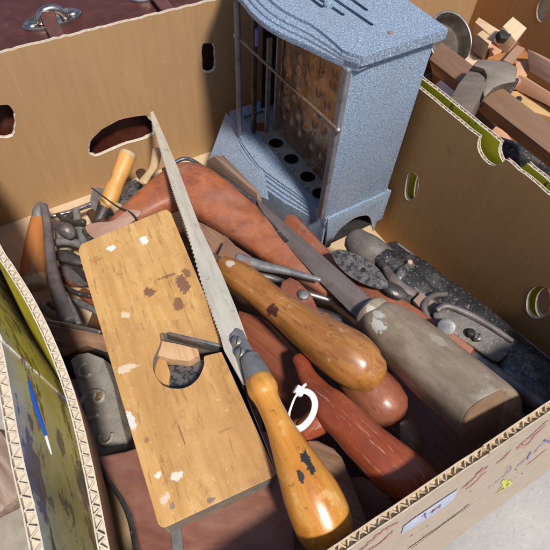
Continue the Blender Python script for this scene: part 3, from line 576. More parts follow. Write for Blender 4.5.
pr = [WX(236, 36, .258), WX(338, 130, .268)]
sweep('guard_rod', [(*pr[0], .0018), (*pr[1], .0018)], 'brownsteel', to, n=10, k=1, world=True, metres=True)
for p in (pr[0], pr[1]):
    bm = bmesh.new(); bmesh.ops.create_icosphere(bm, subdivisions=2, radius=.0034); link('rod_clip', bm, 'steel', Matrix.Translation(p), to)
bm = bmesh.new(); bmesh.ops.create_cone(bm, cap_ends=True, segments=14, radius1=.0028, radius2=.0028, depth=.02); link('coloured_terminal', bm, 'violet', Matrix.Translation(WX(257, 37, .275)), to)
# ------------------------------------------------------------------ far-left clutter on the box floor
th = empty('tool_handle', W(36, 250, .012), 'orange varnished tool handle with cream ends, standing against the left wall', 'tool')
sweep('grip', [(39, 219, .045, 7.5), (36, 240, .045, 9.5), (34, 262, .045, 11.5), (33, 278, .04, 12)], 'orangewood', th, bumpy=.03)
sweep('end_ring', [(33.5, 276, .04, 12.3), (35, 287, .037, 11)], 'cream', th, cap=.2)
sweep('metal_cap', [(41, 204, .05, 3.5), (40, 210, .05, 6.5), (39, 219, .046, 7.2)], 'greymetal', th, bumpy=.15, cap=.4)
pn = empty('pincers', W(60, 290, .05), 'old grey iron pincers with one long curved arm, beside the orange handle', 'pincers')
sweep('arm', [(44, 206, .07, 3.6), (47.5, 226, .07, 4.2), (50, 250, .075, 4.8), (53, 272, .08, 5.6), (59, 295, .085, 7.2), (69, 322, .085, 9)], 'violetsteel', pn, sq=2.6, bumpy=.04)
sweep('arm', [(64, 293, .085, 2.6), (72, 308, .088, 3), (79, 324, .09, 3)], 'greymetal', pn)
sweep('jaw', [(36, 302, .04, 3), (50, 312, .05, 5), (62, 318, .06, 6)], 'greymetal', pn, flat=.6)
rd = sweep('steel_rod', [(49, 217, .035, 2.4), (70, 212, .035, 2.6), (92, 204, .04, 2.8)], 'chrome', None); tag(rd, 'thin shiny steel rod lying between the curved iron arm and the pale disc', 'rod')
ds = plate('washer_disc', [(90, 190, .05), (106, 196, .06), (94, 214, .045)], [(90, 200), (92, 191), (99, 187), (105, 192), (106, 203), (102, 212), (95, 214), (91, 209)], .004, 'greymetal', None, smooth_out=3, bevel=.001); tag(ds, 'pale grey metal disc at the foot of the ochre bamboo-like handle', 'disc')
ch = empty('chisel', W(110, 200, .04), 'small chisel with an ochre turned handle pointing at the large punched hole', 'chisel')
sweep('handle', [(127, 157, .10, 9), (124, 165, .095, 8.6), (120.5, 173, .09, 8.4), (117.5, 181, .085, 7.2), (113.5, 189, .08, 8.6), (110, 198, .075, 8.6), (106, 207, .07, 7.5)], 'yellowwood', ch, bumpy=.05, cap=.3, k=5)
sweep('end_cap', [(128.6, 153.4, .102, 8.2), (127, 157, .10, 8.8)], 'cream', ch, cap=.25)
sweep('ferrule', [(106, 205, .07, 8), (100, 219, .06, 6), (95, 228, .055, 4)], 'darkmetal', ch, cap=.2)
wr = sweep('bent_wire', [(92, 188, .10, .8), (104, 197, .11, .9), (118, 207, .12, .9), (130, 212, .125, 1.0), (137, 219, .125, 1.1)], 'darkmetal', None, n=8); tag(wr, 'thin dark bent wire crossing over the pinkish wooden tip', 'wire')
sp = sweep('wood_splinter', [(157, 150, .09, 4.5), (156, 158, .10, 4.8), (153.5, 167, .10, 4), (148, 175, .10, 4), (143, 182, .10, 5)], 'cream', None, flat=.6, bumpy=.1); tag(sp, 'cream curved splinter of wood beside the saw tip under the large hole', 'splinter')
w2 = plate('wood_wedge', [(112, 206, .08), (128, 210, .09), (118, 225, .08)], [(109, 206), (116, 202), (130, 208), (126, 217), (116, 216)], .012, 'cream', None); tag(w2, 'small cream wedge of wood beneath the ochre chisel handle', 'wedge')
gb = plate('iron_bracket', [(124, 180, .06), (145, 186, .07), (130, 205, .06)], [(127, 185), (135, 179), (144, 186), (140, 194), (130, 199), (125, 206), (121, 198)], .006, 'bluesteel', None); tag(gb, 'blotchy blue-grey iron bracket to the right of the ochre chisel handle', 'bracket')
pt = plate('wood_tip', [(90, 225, .12), (124, 212, .125), (100, 240, .11)], [(85, 226), (98, 222), (112, 220.5), (124, 212), (131, 209), (142, 212), (130, 224), (112, 233), (100, 240), (90, 236)], .020, 'pinkgrey', None, bevel=.003, smooth_out=3); tag(pt, 'pinkish brown pointed wooden piece sticking out above the honey-coloured plane', 'wood piece')
pl = empty('pliers', W(70, 255, .02), 'dark grey slip of pliers lying on the pale box floor, jaws towards the plane', 'pliers')
sweep('jaw', [(53, 243, .05, 3.5), (64, 241, .055, 4.2), (76, 243, .055, 4.4), (88, 247, .055, 5)], 'greymetal', pl, bumpy=.08)
sweep('jaw', [(54, 255, .045, 4.5), (64, 256, .05, 7), (75, 260, .05, 6), (84, 262, .05, 4)], 'darkmetal', pl, flat=.6, bumpy=.1)
sweep('handle', [(76, 210, .06, 3.4), (79, 224, .06, 4), (84, 240, .06, 4.8), (88, 252, .06, 5)], 'greymetal', pl, sq=2.6)
sweep('handle', [(73, 213, .04, 2.5), (66, 221, .045, 4), (62, 227, .045, 3)], 'darkmetal', pl, flat=.6)
for i, (o_, m_, lab) in enumerate([([(55, 222), (66, 216), (74, 224), (80, 238), (66, 240), (57, 234)], 'greymetal', 'dull grey metal scrap between the curved arm and the pliers'), ([(56, 229), (62, 238), (72, 243), (66, 250), (56, 247)], 'stonegrey', 'pale stone-grey scrap tucked behind the jaws of the pliers')]):
    tag(plate('metal_scrap', [(55, 222, .03+i*.005), (80, 224, .035), (60, 240, .03)], o_, .008, m_, None, smooth_out=3), lab, 'scrap', 'metal scraps in the far-left corner')
rs = sweep('wood_scrap', [(57, 277, .02, 3), (68, 280, .025, 5.5), (82, 282, .03, 6)], 'rustwood', None, flat=.6); tag(rs, 'rust-red round wood scrap below the dark pliers', 'wood piece')
tr = sweep('thin_rod', [(45, 321, .10, 2), (70, 325.5, .115, 2.2), (100, 332, .125, 2.2)], 'steel', None, n=10); tag(tr, 'thin steel rod lying across the brown wooden bar above the embossed block', 'rod')
bb = plate('wooden_bar', [(48, 326, .09), (98, 333, .11), (63, 355, .09)], [(44, 325), (65.5, 327), (98, 333), (125, 345), (125, 358), (105, 352), (86, 345.5), (74, 352), (63, 356), (48, 350)], .018, 'brownwood', None, bevel=.002); tag(bb, 'short brown wooden bar with a notched edge, left of the plane mouth', 'wood piece')
def bit(nm, pts, m_, lab, cat, **k): tag(sweep(nm, pts, m_, None, **k), lab, cat)
bit('iron_rod', [(62, 262, .03, 3), (80, 272, .04, 3.4), (98, 290, .06, 3)], 'darkmetal', 'black iron rod slanting over the pale floor towards the left edge of the wooden plane', 'rod', bumpy=.1)
bit('iron_rod', [(70, 232, .05, 3.5), (82, 228, .06, 4), (96, 231, .06, 3)], 'leverdark', 'short dusty iron stub above the pliers, below the shiny rod', 'rod', bumpy=.15)
bit('wood_stub', [(90, 212, .05, 4), (100, 222, .06, 6), (112, 228, .07, 6)], 'darkwood', 'dark wooden stub under the pale disc and the pinkish tip', 'wood piece', flat=.7, bumpy=.1)
bit('iron_lump', [(104, 214, .06, 3), (114, 211, .07, 5), (122, 215, .08, 4)], 'blackiron', 'small black iron lump between the ochre handle and the pinkish tip', 'lump', bumpy=.25)
bit('iron_rod', [(68, 300, .05, 3), (80, 303, .055, 3.6), (98, 312, .07, 3)], 'greymetal', 'grey rod lying between the rust-red scrap and the brown wooden bar', 'rod', bumpy=.08)
bit('wood_stub', [(82, 292, .03, 5), (92, 300, .04, 7), (104, 312, .05, 7)], 'rustwood', 'reddish wooden stub touching the left edge of the wooden plane', 'wood piece', flat=.6, bumpy=.08)
bit('iron_lump', [(50, 304, .045, 4), (58, 310, .05, 6), (62, 318, .055, 4)], 'blotchdark', 'blotchy dark iron lump at the lower end of the curved iron arm', 'lump', bumpy=.2)
tag(plate('metal_plate', [(108, 196, .07), (140, 190, .08), (120, 216, .07)], [(120, 196), (132, 199), (134, 210), (122, 213), (112, 208)], .006, 'blotchdark', None, smooth_out=2), 'blotchy dark metal plate right of the ochre chisel handle', 'plate')
tag(plate('black_slab', [(60, 340, .08), (130, 350, .09), (60, 365, .08)], [(56, 352), (74, 348), (86, 341), (108, 350), (128, 354), (134, 380), (60, 372)], .02, 'black', None), 'black slab filling the gap above the embossed block', 'bar')  # plain black piece that fills the gap
bit('iron_rod', [(58, 215, .06, 2.4), (70, 222, .07, 3), (84, 222, .08, 3)], 'darkmetal', 'thin black iron rod under the shiny rod, behind the pliers', 'rod', bumpy=.1)
bit('iron_lump', [(58, 226, .07, 5), (66, 230, .075, 7), (72, 236, .07, 5)], 'leverdark', 'rounded dusty dark lump between the curved arm and the pliers', 'lump', bumpy=.25)
bit('iron_lump', [(86, 232, .06, 5), (94, 238, .07, 6), (92, 244, .07, 5)], 'blotchdark', 'blotchy dark lump touching the top left corner of the wooden plane', 'lump', bumpy=.25)
bit('iron_rod', [(60, 284, .04, 2), (74, 292, .05, 2.6), (90, 296, .06, 2.4)], 'darkmetal', 'thin black rod between the two rust-red wooden pieces', 'rod', bumpy=.1)
bit('wood_stub', [(140, 172, .08, 5), (150, 182, .09, 7), (160, 186, .10, 6)], 'darkwood', 'dark wooden stub behind the cream splinter', 'wood piece', flat=.7, bumpy=.1)
tag(plate('metal_plate', [(54, 262, .03), (100, 290, .05), (60, 300, .03)], [(56, 266), (76, 268), (92, 280), (80, 286), (62, 276)], .004, 'leverdark', None, smooth_out=2), 'flat dusty dark plate under the pliers, on the pale floor', 'plate')
eb = empty('embossed_block', W(98, 400, .09), 'grey embossed metal block with a raised ring, left of the honey-coloured plane', 'block')
E3 = [(73, 358, .115), (103, 358, .125), (98, 457, .13)]
plate('body', E3, [(70, 360), (77, 354), (88, 352), (103, 358), (113, 385), (122, 425), (128, 446), (125, 450), (98, 457), (91, 440), (82, 400)], .030, 'embossed', eb, bevel=.003, seg=3)
def ring(name, E, cx, cy, rp, tp, m, parent, seg=.75, a0=0):
    Mx, a, n = plane_of(E); c = on_plane(cx, cy, a, n); r = rp*m_per_px(c); P = []
    for i in range(25):
        t = a0+2*math.pi*seg*i/24; v = c+(Mx.to_3x3() @ Vector((r*math.cos(t), r*math.sin(t), .0004))); P.append((*v, tp*m_per_px(c)))
    return sweep(name, P, m, parent, n=8, k=1, world=True, metres=True)
ring('raised_ring', E3, 92, 405, 14, 3, 'embossed', eb, .7, 1.2); ring('raised_ring', E3, 99, 397, 5.5, 2.2, 'embossed', eb, 1)
ring('raised_ring', E3, 106, 437, 7, 2.2, 'embossed', eb, .6, 3); ring('raised_ring', E3, 86, 370, 8, 2.2, 'embossed', eb, .6, 2)
screw('rivet', 100, 395, .128, 4, 'embossed_brown', eb, slot=False)
# ------------------------------------------------------------------ left foreground
bd = empty('wooden_saw_handle', W(200, 500, .12), 'reddish-brown board with a dark curved edge, under the near end of the plane', 'wooden board')
B3 = [(93, 457, .163), (300, 480, .170), (140, 560, .178)]
plate('board', B3, [(93, 456), (126, 450), (180, 430), (270, 430), (300, 470), (294, 520), (300, 580), (143, 580), (138, 545), (132, 515), (122, 495), (108, 476)], .022, 'maroonwood', bd, bevel=.004, seg=3)
sweep('dark_edge', [(94, 458, .160, 3.5), (109, 477, .160, 4.5), (122, 495, .160, 5), (132, 516, .161, 5.5), (138, 545, .162, 5.5), (143, 578, .163, 5.5)], 'darkmetal', bd, n=14, k=6)
plate('metal_strip', B3, [(170.5, 526), (181, 523), (186, 580), (175, 580)], .0025, 'greymetal', bd, bevel=.0005, lift=.002)
cw = plate('cracked_wood', [(98, 470, .11), (130, 520, .11), (108, 570, .12)], [(96, 466), (112, 480), (126, 503), (134, 530), (138, 580), (110, 580), (106, 530), (98, 495)], .02, 'cream', None, bevel=.002); tag(cw, 'cream cracked piece of wood at the bottom, left of the reddish-brown board', 'wood piece')
# ------------------------------------------------------------------ wooden plane
wp = empty('wooden_plane', W(175, 370, .16), 'honey-coloured wooden hand plane with white paint spots, dark stains and an open mouth', 'hand plane')
body = plate('body', PL3, [(81, 244), (78.5, 250), (79, 254), (158, 524), (161, 527), (165, 527.5), (272, 477.5), (277, 474), (276.5, 469), (171, 213), (167, 209.5), (162, 210.5)], .028, ['planewood', 'planeside'], wp,
    holes=[[(160, 333), (170, 334), (226, 346.2), (225, 350.5), (208, 355), (204, 357), (203.8, 365.5), (197.6, 378.6), (186.7, 387), (173.6, 388.4), (161.6, 384), (154, 372), (153, 361), (157.3, 350), (160.5, 341)]], bevel=.0028, seg=4, mi=(0, 0, 1))
plate('plane_iron', PL3, [(166, 333.2), (170, 332.6), (228, 346), (227, 348.6), (214, 346)], .012, 'steel', wp, bevel=.0003, lift=.0012)
plate('wedge', PL3, [(160, 337), (176, 340), (197, 345), (199, 352), (188, 358), (172, 356), (156, 352)], .02, 'plank', wp, bevel=.001, lift=-.006)
plate('wedge', PL3, [(150, 350), (164, 354), (168, 366), (166, 392), (150, 388)], .02, 'planewood', wp, bevel=.001, lift=-.012)
plate('chip_breaker', PL3, [(162, 358), (206, 350), (208, 380), (185, 396), (160, 392)], .008, 'blotchdark', wp, bevel=.001, lift=-.016)
# ------------------------------------------------------------------ terracotta club and neighbours
cl = empty('wooden_grip', W(220, 210, .07), 'thick terracotta-coloured wooden grip running from the plane to under the big chisel', 'tool grip')
sweep('grip', [(110, 231, .105, 7), (128, 217, .11, 13), (150, 203, .115, 18), (170, 192, .118, 23), (184, 186.5, .12, 26.5), (194, 189, .12, 26), (213, 201, .12, 24.5), (243, 222, .12, 21.5), (270, 244, .122, 18), (297, 265, .125, 14.5), (330, 288, .13, 10)], 'terracotta', cl, n=32, bumpy=.05, sq=2.8, flat=.62, k=7)
sweep('steel_edge', [(163, 170, .128, 1.8), (185, 158.5, .13, 2), (205, 168, .13, 1.8), (232, 184, .13, 1.6), (256, 203, .13, 1.4)], 'bluesteel', cl, n=8, k=5)
sl = empty('folding_rule', W(232, 180, .08), 'worn brown and grey wooden slats wedged between the terracotta grip and the toaster', 'slats')
plate('slat', [(206, 160, .10), (256, 200, .12), (215, 170, .10)], [(206, 161), (214, 156), (257, 194), (258, 204), (251, 201)], .006, 'gaugewood', sl, bevel=.0008)
plate('slat', [(214, 156, .105), (257, 194, .125), (222, 155, .10)], [(215, 156), (223, 155), (256, 188), (258, 195)], .006, 'brownwood', sl, bevel=.0008)
plate('slat', [(212, 163, .108), (255, 203, .128), (222, 165, .10)], [(213.5, 158), (215.5, 157), (258, 198), (257, 200)], .003, 'stonegrey', sl, bevel=.0004, lift=.003)  # pale strip painted as the bright highlight line along the slats
ob = plate('orange_bar', [(285, 222, .10), (470, 358, .135), (330, 280, .10)], [(285, 214), (294, 214), (330, 253), (385, 287), (440, 323), (474, 348), (462, 370), (400, 332), (330, 282), (280, 235)], .016, 'terracotta', None, bevel=.003); tag(ob, 'flat orange-red bar showing between the big chisel and the iron plane', 'bar')
fl = empty('file', W(270, 270, .13), 'tapered grey file tang with a brown block at its thick end', 'file')
sweep('tang', [(238, 259, .140, 6), (262, 266, .142, 5), (290, 272, .145, 3.6), (320, 280, .148, 2.4)], 'greymetal', fl, n=14, sq=2.6)
plate('block', [(216, 259, .14), (249, 257, .145), (225, 239, .13)], [(214, 262), (225, 238), (252, 256), (250, 264), (236, 266)], .02, 'pinkgrey', fl, bevel=.002)
f2 = sweep('thin_rod', [(245, 273, .125, 3), (275, 279, .125, 3.4), (300, 291, .125, 3), (330, 300, .12, 3)], 'steel', None, n=12); tag(f2, 'grey steel rod just below the tapered file tang', 'rod')
f3 = sweep('thin_rod', [(300, 306, .12, 4), (335, 318, .12, 4.5), (352, 330, .12, 4)], 'darkmetal', None, n=12); tag(f3, 'dark short rod beneath the big chisel, right of the riveted red-brown plate', 'rod')
# ------------------------------------------------------------------ pile beneath
def pile(name, P3, o_, th_, m_, lab, cat='board', bv=.002): 
    tag(plate(name, P3, o_, th_, m_, None, bevel=bv), lab, cat)
pile('wooden_board', [(250, 325, .13), (300, 365, .14), (262, 385, .12)], [(238, 310), (262, 318), (300, 360), (312, 400), (306, 445), (288, 452), (262, 385), (240, 350)], .02, 'rustwood', 'red-brown board in the gap between the saw handle and the amber turned handle')
pile('wooden_board', [(304, 443, .172), (342, 457, .172), (335, 560, .190)], [(303, 444), (309, 440), (317, 440), (334, 448), (343, 458), (368, 522), (380, 575), (335, 575), (318, 500)], .02, 'brownwood', 'dusty brown board with a pointed top, right of the yellow saw handle')
pile('wooden_board', [(352, 480, .13), (392, 490, .13), (360, 530, .13)], [(345, 478), (362, 476), (386, 488), (400, 520), (380, 540), (360, 530)], .02, 'rustwood', 'small brown board under the end of the glossy red-brown grip')
pile('wooden_board', [(395, 400, .09), (470, 470, .09), (380, 470, .09)], [(380, 380), (400, 370), (480, 440), (470, 480), (420, 520), (380, 480)], .02, 'rustwood', 'dark red-brown board deep in the shade beneath the big chisel handle')
pile('wood_strip', [(262, 487, .15), (270, 484, .15), (290, 570, .16)], [(258, 480), (271, 476), (304, 580), (286, 580)], .012, 'brownwood', 'narrow brown slat beside the near right corner of the plane', 'slat', .001)
pile('wood_strip', [(242, 372, .15), (250, 372, .15), (266, 480, .16)], [(240, 366), (249, 372), (275, 475), (266, 482)], .012, 'darkwood', 'dark narrow slat between the plane edge and the yellow saw handle', 'slat', .001)
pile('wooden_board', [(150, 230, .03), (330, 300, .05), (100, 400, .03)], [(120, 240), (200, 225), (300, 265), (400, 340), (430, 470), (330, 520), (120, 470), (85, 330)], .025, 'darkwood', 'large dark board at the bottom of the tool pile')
pile('wooden_board', [(190, 250, .10), (240, 300, .11), (200, 300, .10)], [(180, 222), (206, 214), (240, 250), (236, 275), (212, 262), (196, 258)], .02, 'brownwood', 'brown wood end showing between the saw blade and the terracotta grip')
qd = plate('steel_wedge', [(399, 424, .16), (415, 443, .16), (399, 446, .15)], [(399, 422), (404, 424), (415, 442), (415.5, 457), (408, 455), (399, 447)], .02, 'gaugewood', None, bevel=.002); tag(qd, 'small grey-brown wedge at the tip of the glossy red-brown grip', 'wedge')
# ------------------------------------------------------------------ red-brown grip with riveted plate, zip tie
dg = empty('brace_handle', W(350, 420, .13), 'scratched glossy red-brown wooden grip with a lobe, between cable tie and front wall', 'tool grip')
sweep('grip', [(300, 358, .165, 8), (307, 376, .170, 9.5), (319, 394, .178, 14), (330, 407, .184, 19), (348, 424, .190, 20.5), (368, 445, .196, 22), (392, 466, .198, 25.5), (410, 479, .198, 24.5), (432, 495, .195, 19)], 'redgrip', dg, n=28, bumpy=.04, sq=2.3, flat=.8)
sweep('lobe', [(332, 406, .180, 13), (318, 421, .176, 14), (303, 430, .172, 11)], 'redgrip', dg, n=20, bumpy=.05)
rv = empty('riveted_plate', W(300, 310, .13), 'red-brown tapering wooden plate with a grey rivet, poking out above the amber handle', 'wooden plate')
R3 = [(281, 283, .155), (311, 294, .155), (300, 345, .165)]
plate('plate', R3, [(280, 288), (282, 281), (290, 276.5), (299, 281), (311, 293), (318, 308), (329, 322), (336, 336), (318, 345), (300, 335), (286, 305)], .006, 'pinkwood', rv, bevel=.0022, seg=3)
screw('rivet', 303.5, 295, .158, 6, 'steel', rv, slot=False); screw('rivet', 325, 317, .162, 5, 'pinkwood', rv, slot=False)
zp = [(291, 407, .214), (296, 396, .214), (304, 391, .210), (312, 395, .204), (315, 404, .198), (312, 416, .196), (304, 426, .196), (296, 429, .199), (290, 424, .205), (289, 415, .212)]
zt = empty('zip_tie', W(303, 410, .19), 'white plastic cable tie looped beside the yellow saw handle', 'cable tie')
pts = [W(*p) for p in zp]; cen = sum(pts, Vector())/len(pts); nrm = (pts[3]-cen).cross(pts[6]-cen).normalized()
cp = [Vector(p) for p in cr([tuple(p) for p in pts], 6, True)]
bm = bmesh.new(); rr = []
for p in cp:
    o_ = (p-cen).normalized(); a_ = (nrm if nrm.dot(CC-cen) > 0 else -nrm)*.5+o_*.5; a_.normalize(); b_ = a_.cross(Vector((0, 0, 1))) if abs(a_.z) < .9 else a_.cross(Vector((1, 0, 0)))
    q_ = o_.cross(nrm).normalized(); th_ = a_.cross(q_).normalized()
    rr.append([bm.verts.new(p-cen+a_*s*.0023+th_*u*.0007) for s, u in ((-1, -1), (1, -1), (1, 1), (-1, 1))])
for i in range(len(rr)):
    a, b = rr[i], rr[(i+1) % len(rr)]
    for j in range(4): bm.faces.new((a[j], a[(j+1) % 4], b[(j+1) % 4], b[j]))
link('strap', bm, 'tie', Matrix.Translation(cen), zt)
hp = W(299, 391, .214); boxo('lock', -.003, .003, -.0035, .0035, -.0025, .0025, 'tie', zt, .0006, Matrix.Translation(hp) @ Matrix.Rotation(.5, 4, 'Z') @ Matrix.Rotation(.4, 4, 'X'))
sweep('tail', [(299, 392, .215, 1.6), (303, 387, .217, 1.6), (306, 384, .217, 1.2)], 'tie', zt, n=8, flat=.4)
# ------------------------------------------------------------------ turned handles
pk = tag(sweep('turned_handle', [(322, 338, .14, 13), (345, 362, .145, 20), (366, 385, .15, 24.5), (381, 401, .15, 25.5), (387, 407, .15, 24)], 'pinkwood', None, n=32, cap=.75, bumpy=.03), 'pinkish-red round-ended handle lying just beneath the amber one', 'handle')
ah = empty('turned_handle', W(300, 320, .15), 'worn amber-brown turned wooden handle with a bulbous end, in the centre of the box', 'handle')
hb = sweep('grip', [(224, 264, .172, 8.5), (229, 269, .173, 12.5), (240, 277, .175, 15), (255, 288, .176, 15.5), (275, 304, .178, 16), (300, 323, .18, 19.5), (325, 341, .182, 24.5), (347, 356, .184, 28), (363, 368, .184, 25.5), (370, 373, .184, 21)], 'amber2', ah, n=40, cap=.7, bumpy=.02)
sweep('tang', [(212, 255, .168, 3), (227, 267, .172, 6)], 'brownsteel', ah, n=12)
screw('end_stud', 378, 379, .176, 3.2, 'darkmetal', ah, n=(W(370, 373, .184)-W(325, 341, .182)).normalized(), slot=False)
# ------------------------------------------------------------------ big chisel
bc = empty('big_chisel', W(430, 370, .15), 'large heavy chisel with a thick grimy grey-brown handle splashed with pale paint', 'chisel')
G3 = [(258, 203, .135), (378, 308, .160), (285, 243, .135)]
plate('blade', G3, [(256, 198), (273, 213), (330, 263), (383, 309), (372, 327), (358, 320), (320, 282), (286, 244), (263, 219)], .006, 'paintedblade', bc, bevel=.0009)
plate('bevel_edge', G3, [(256.4, 200), (259, 206), (266, 216), (289, 241), (285.5, 243), (262.5, 219)], .002, 'darkmetal', bc, bevel=.0004, lift=.0008)
sweep('collar', [(369, 311.5, .150, 17.5), (372, 314, .151, 20), (376, 318, .153, 20), (379, 321, .154, 18.5)], 'greywood', bc, n=36, k=3, cap=.2)
sweep('handle', [(377, 319, .153, 19), (384, 325, .157, 23.5), (398, 337, .162, 27.5), (418, 353, .170, 29.5), (445, 377, .182, 31.5), (478, 405, .197, 33.5), (489, 414.5, .202, 33.5), (491, 416.5, .203, 32.5)], 'greywood', bc, n=44, k=5, sq=2.9, flat=.92, cap=0, bumpy=.012)
sweep('end_grain', [(490.5, 416, .2028, 33.4), (492.2, 417.6, .2036, 32.6)], 'endgrain', bc, n=44, k=1, sq=2.9, flat=.92, cap=0)
# ------------------------------------------------------------------ iron plane on the right
ip = empty('iron_plane', W(450, 320, .03), 'black and blue-grey iron hand plane lying on its side along the right wall', 'hand plane')
Q3 = [(385, 242, .080), (560, 372, .105), (470, 360, .095)]
plate('sole', Q3, [(383, 243), (397, 240), (402, 248), (440, 277), (500, 322), (560, 370), (566, 392), (550, 410), (520, 396), (470, 362), (430, 335), (396, 305), (376, 270)], .03, 'darkmetal', ip, bevel=.003, seg=3)
sweep('horn', [(357, 241, .105, 13.5), (363, 247, .104, 16), (376, 256, .102, 16), (392, 267, .098, 13), (408, 280, .092, 9)], 'hornbrown', ip, n=26, bumpy=.04, cap=.8)
sweep('edge_strip', [(398, 244, .108, 1.3), (440, 275, .112, 1.3), (500, 320, .116, 1.4), (560, 367, .118, 1.4)], 'greymetal', ip, n=8, k=3)
sweep('neck', [(378, 254, .112, 8), (390, 262, .114, 14), (402, 274, .115, 16), (416, 288, .115, 15), (430, 302, .112, 13), (444, 316, .108, 11)], 'blackiron', ip, n=24, bumpy=.09, flat=.62)
sweep('waist', [(396, 284, .124, 4), (402, 272, .128, 5), (412, 264, .126, 4)], 'blotchdark', ip, n=16, bumpy=.12, flat=.6)
sweep('bracket', [(386, 268, .124, 4), (392, 278, .127, 5), (402, 288, .127, 6), (414, 293, .125, 5)], 'hornbrown', ip, n=16, bumpy=.12, flat=.6)
sweep('rib', [(428, 318, .128, 3), (424, 306, .130, 3.5), (432, 296, .128, 3), (446, 294, .124, 2.5)], 'leverdark', ip, n=12, bumpy=.1)
screw('bolt', 410, 262, .130, 2.6, 'cream', ip, slot=False)
K3 = [(341, 252, .135), (386, 283, .135), (345, 270, .128)]
plate('cap_plate', K3, [(331.5, 254), (335, 250), (343, 249.5), (356, 254), (368, 260), (378, 268), (387, 281), (387, 287), (379, 289), (360, 282.5), (345, 273), (335, 262)], .007, 'blotchdark', ip, holes=[[(361, 269), (363, 267.6), (365.4, 269), (365, 271.4), (362.6, 272.2), (360.8, 271)]], bevel=.0022, seg=3, smooth_out=2)
sweep('frog', [(382, 282, .130, 5), (394, 291, .128, 8), (408, 297, .122, 8), (418, 298, .12, 6)], 'darkmetal', ip, n=16, bumpy=.08, flat=.6)
sweep('shoulder', [(388, 250, .10, 8), (402, 261, .103, 13), (418, 273, .105, 16), (436, 285, .108, 14), (458, 302, .110, 15.5), (490, 327, .112, 15), (525, 355, .112, 14), (548, 373, .112, 12)], 'blackiron', ip, n=26, flat=.6, bumpy=.03)
plate('brass_patch', [(414, 301, .13), (436, 305, .13), (429, 314, .128)], [(413, 300), (421, 292), (438, 304), (432, 314), (426, 314)], .006, 'gaugewood', ip, bevel=.001)
L3 = [(441, 303, .14), (512, 347, .14), (455, 337, .132)]
plate('lever_cap', L3, [(433, 312), (435, 305), (441, 301.5), (451, 303), (465, 309), (482, 318), (500, 329), (515, 340), (512, 348), (500, 362), (488, 358), (467, 343), (452, 337), (437, 331)], .010, 'leverdark', ip, bevel=.003, seg=3, smooth_out=2)
sweep('lever_rim', [(437, 310, .142, 3.2), (446, 306, .143, 3.4), (462, 311, .143, 3.4), (485, 323, .143, 3.4), (512, 341, .142, 3)], 'violetsteel', ip, n=12)
kn = (CC-W(446, 328, .14)).normalized(); kc = W(446.5, 327, .145)
P = [tuple(kc+kn*d_)+(r_,) for d_, r_ in ((-.014, .0078), (.004, .0085), (.0075, .0082))]
sweep('knob', P, 'greymetal', ip, n=28, k=1, world=True, metres=True, cap=.12, up=Vector((0, 0, 1)))
screw('screw', 478, 337, .1405, 4.2, 'steel', ip); screw('hole_shade_dome', 471, 332.5, .1395, 4.5, 'black', ip, slot=False)  # the black dome stands in for the shade of a hole
sweep('rail', [(463, 349, .122, 5), (480, 361, .122, 6.5), (500, 376, .122, 7), (525, 393, .122, 7), (545, 409, .122, 6)], 'greymetal', ip, n=16, bumpy=.05)
plate('toe', [(514, 344, .12), (560, 384, .12), (500, 363, .12)], [(516, 341), (560, 373), (567, 390), (552, 408), (533, 400), (517, 387), (500, 366)], .016, 'bluesteel', ip, bevel=.004, seg=3)
# ------------------------------------------------------------------ pruning saw on top
sw = empty('hand_saw', W(250, 390, .2), 'hand saw with narrow pale blade and yellow varnished handle, lying over the wooden plane', 'saw')
S3 = [(152, 112, .125), (247, 393, .222), (230, 300, .2015)]
left = [(150.5, 112), (151, 119), (157, 138)]
tl = cr([(157, 138), (165, 165), (175, 197), (187.6, 233), (204, 291), (222, 340)], 28)
tl2 = []
for i, p in enumerate(tl): tl2.append((p[0]+(.8 if i % 2 else -.7), p[1]))
blade = left + tl2[1:] + [(224, 350), (235, 370), (243, 384), (250, 384), (252, 365), (247, 338), (236, 308), (223.7, 278), (212, 252), (201, 229), (192, 206), (178, 168), (166, 140), (156, 117), (153, 111)]
plate('blade', S3, blade, .0011, 'sawblade', sw, bevel=0)
S4 = [(152, 112, .127), (247, 393, .2245), (230, 300, .2035)]
plate('strap', S4, [(229, 336), (236, 327), (243, 330), (252, 348), (266, 372), (262, 384), (250, 390), (243, 378)], .004, 'greymetal', sw, bevel=.0012)
for q in ((237, 341), (240.5, 352.5)):
    a = screw('screw', q[0], q[1], .2205 if q[1] < 345 else .223, 5.2, 'steel', sw, ang=.9)
sweep('ferrule', [(250, 358, .222, 9.5), (256, 372, .226, 12.5), (261, 384, .228, 14)], 'greymetal', sw, n=24, cap=.2)
hd = sweep('handle', [(259, 380, .228, 13.8), (262, 387, .228, 15.5), (264, 392, .228, 15), (266.5, 398, .228, 13), (271, 408, .228, 12.3), (279, 425, .228, 13.6), (289, 447, .225, 18), (301, 473, .221, 24), (311, 494, .217, 28.5), (319, 512, .213, 30), (326, 528, .210, 29), (331, 539, .208, 25)], 'amber', sw, n=44, cap=.55, k=5, bumpy=.012)
ring_p = [(258.5, 383, .230), (262, 386, .2305)]
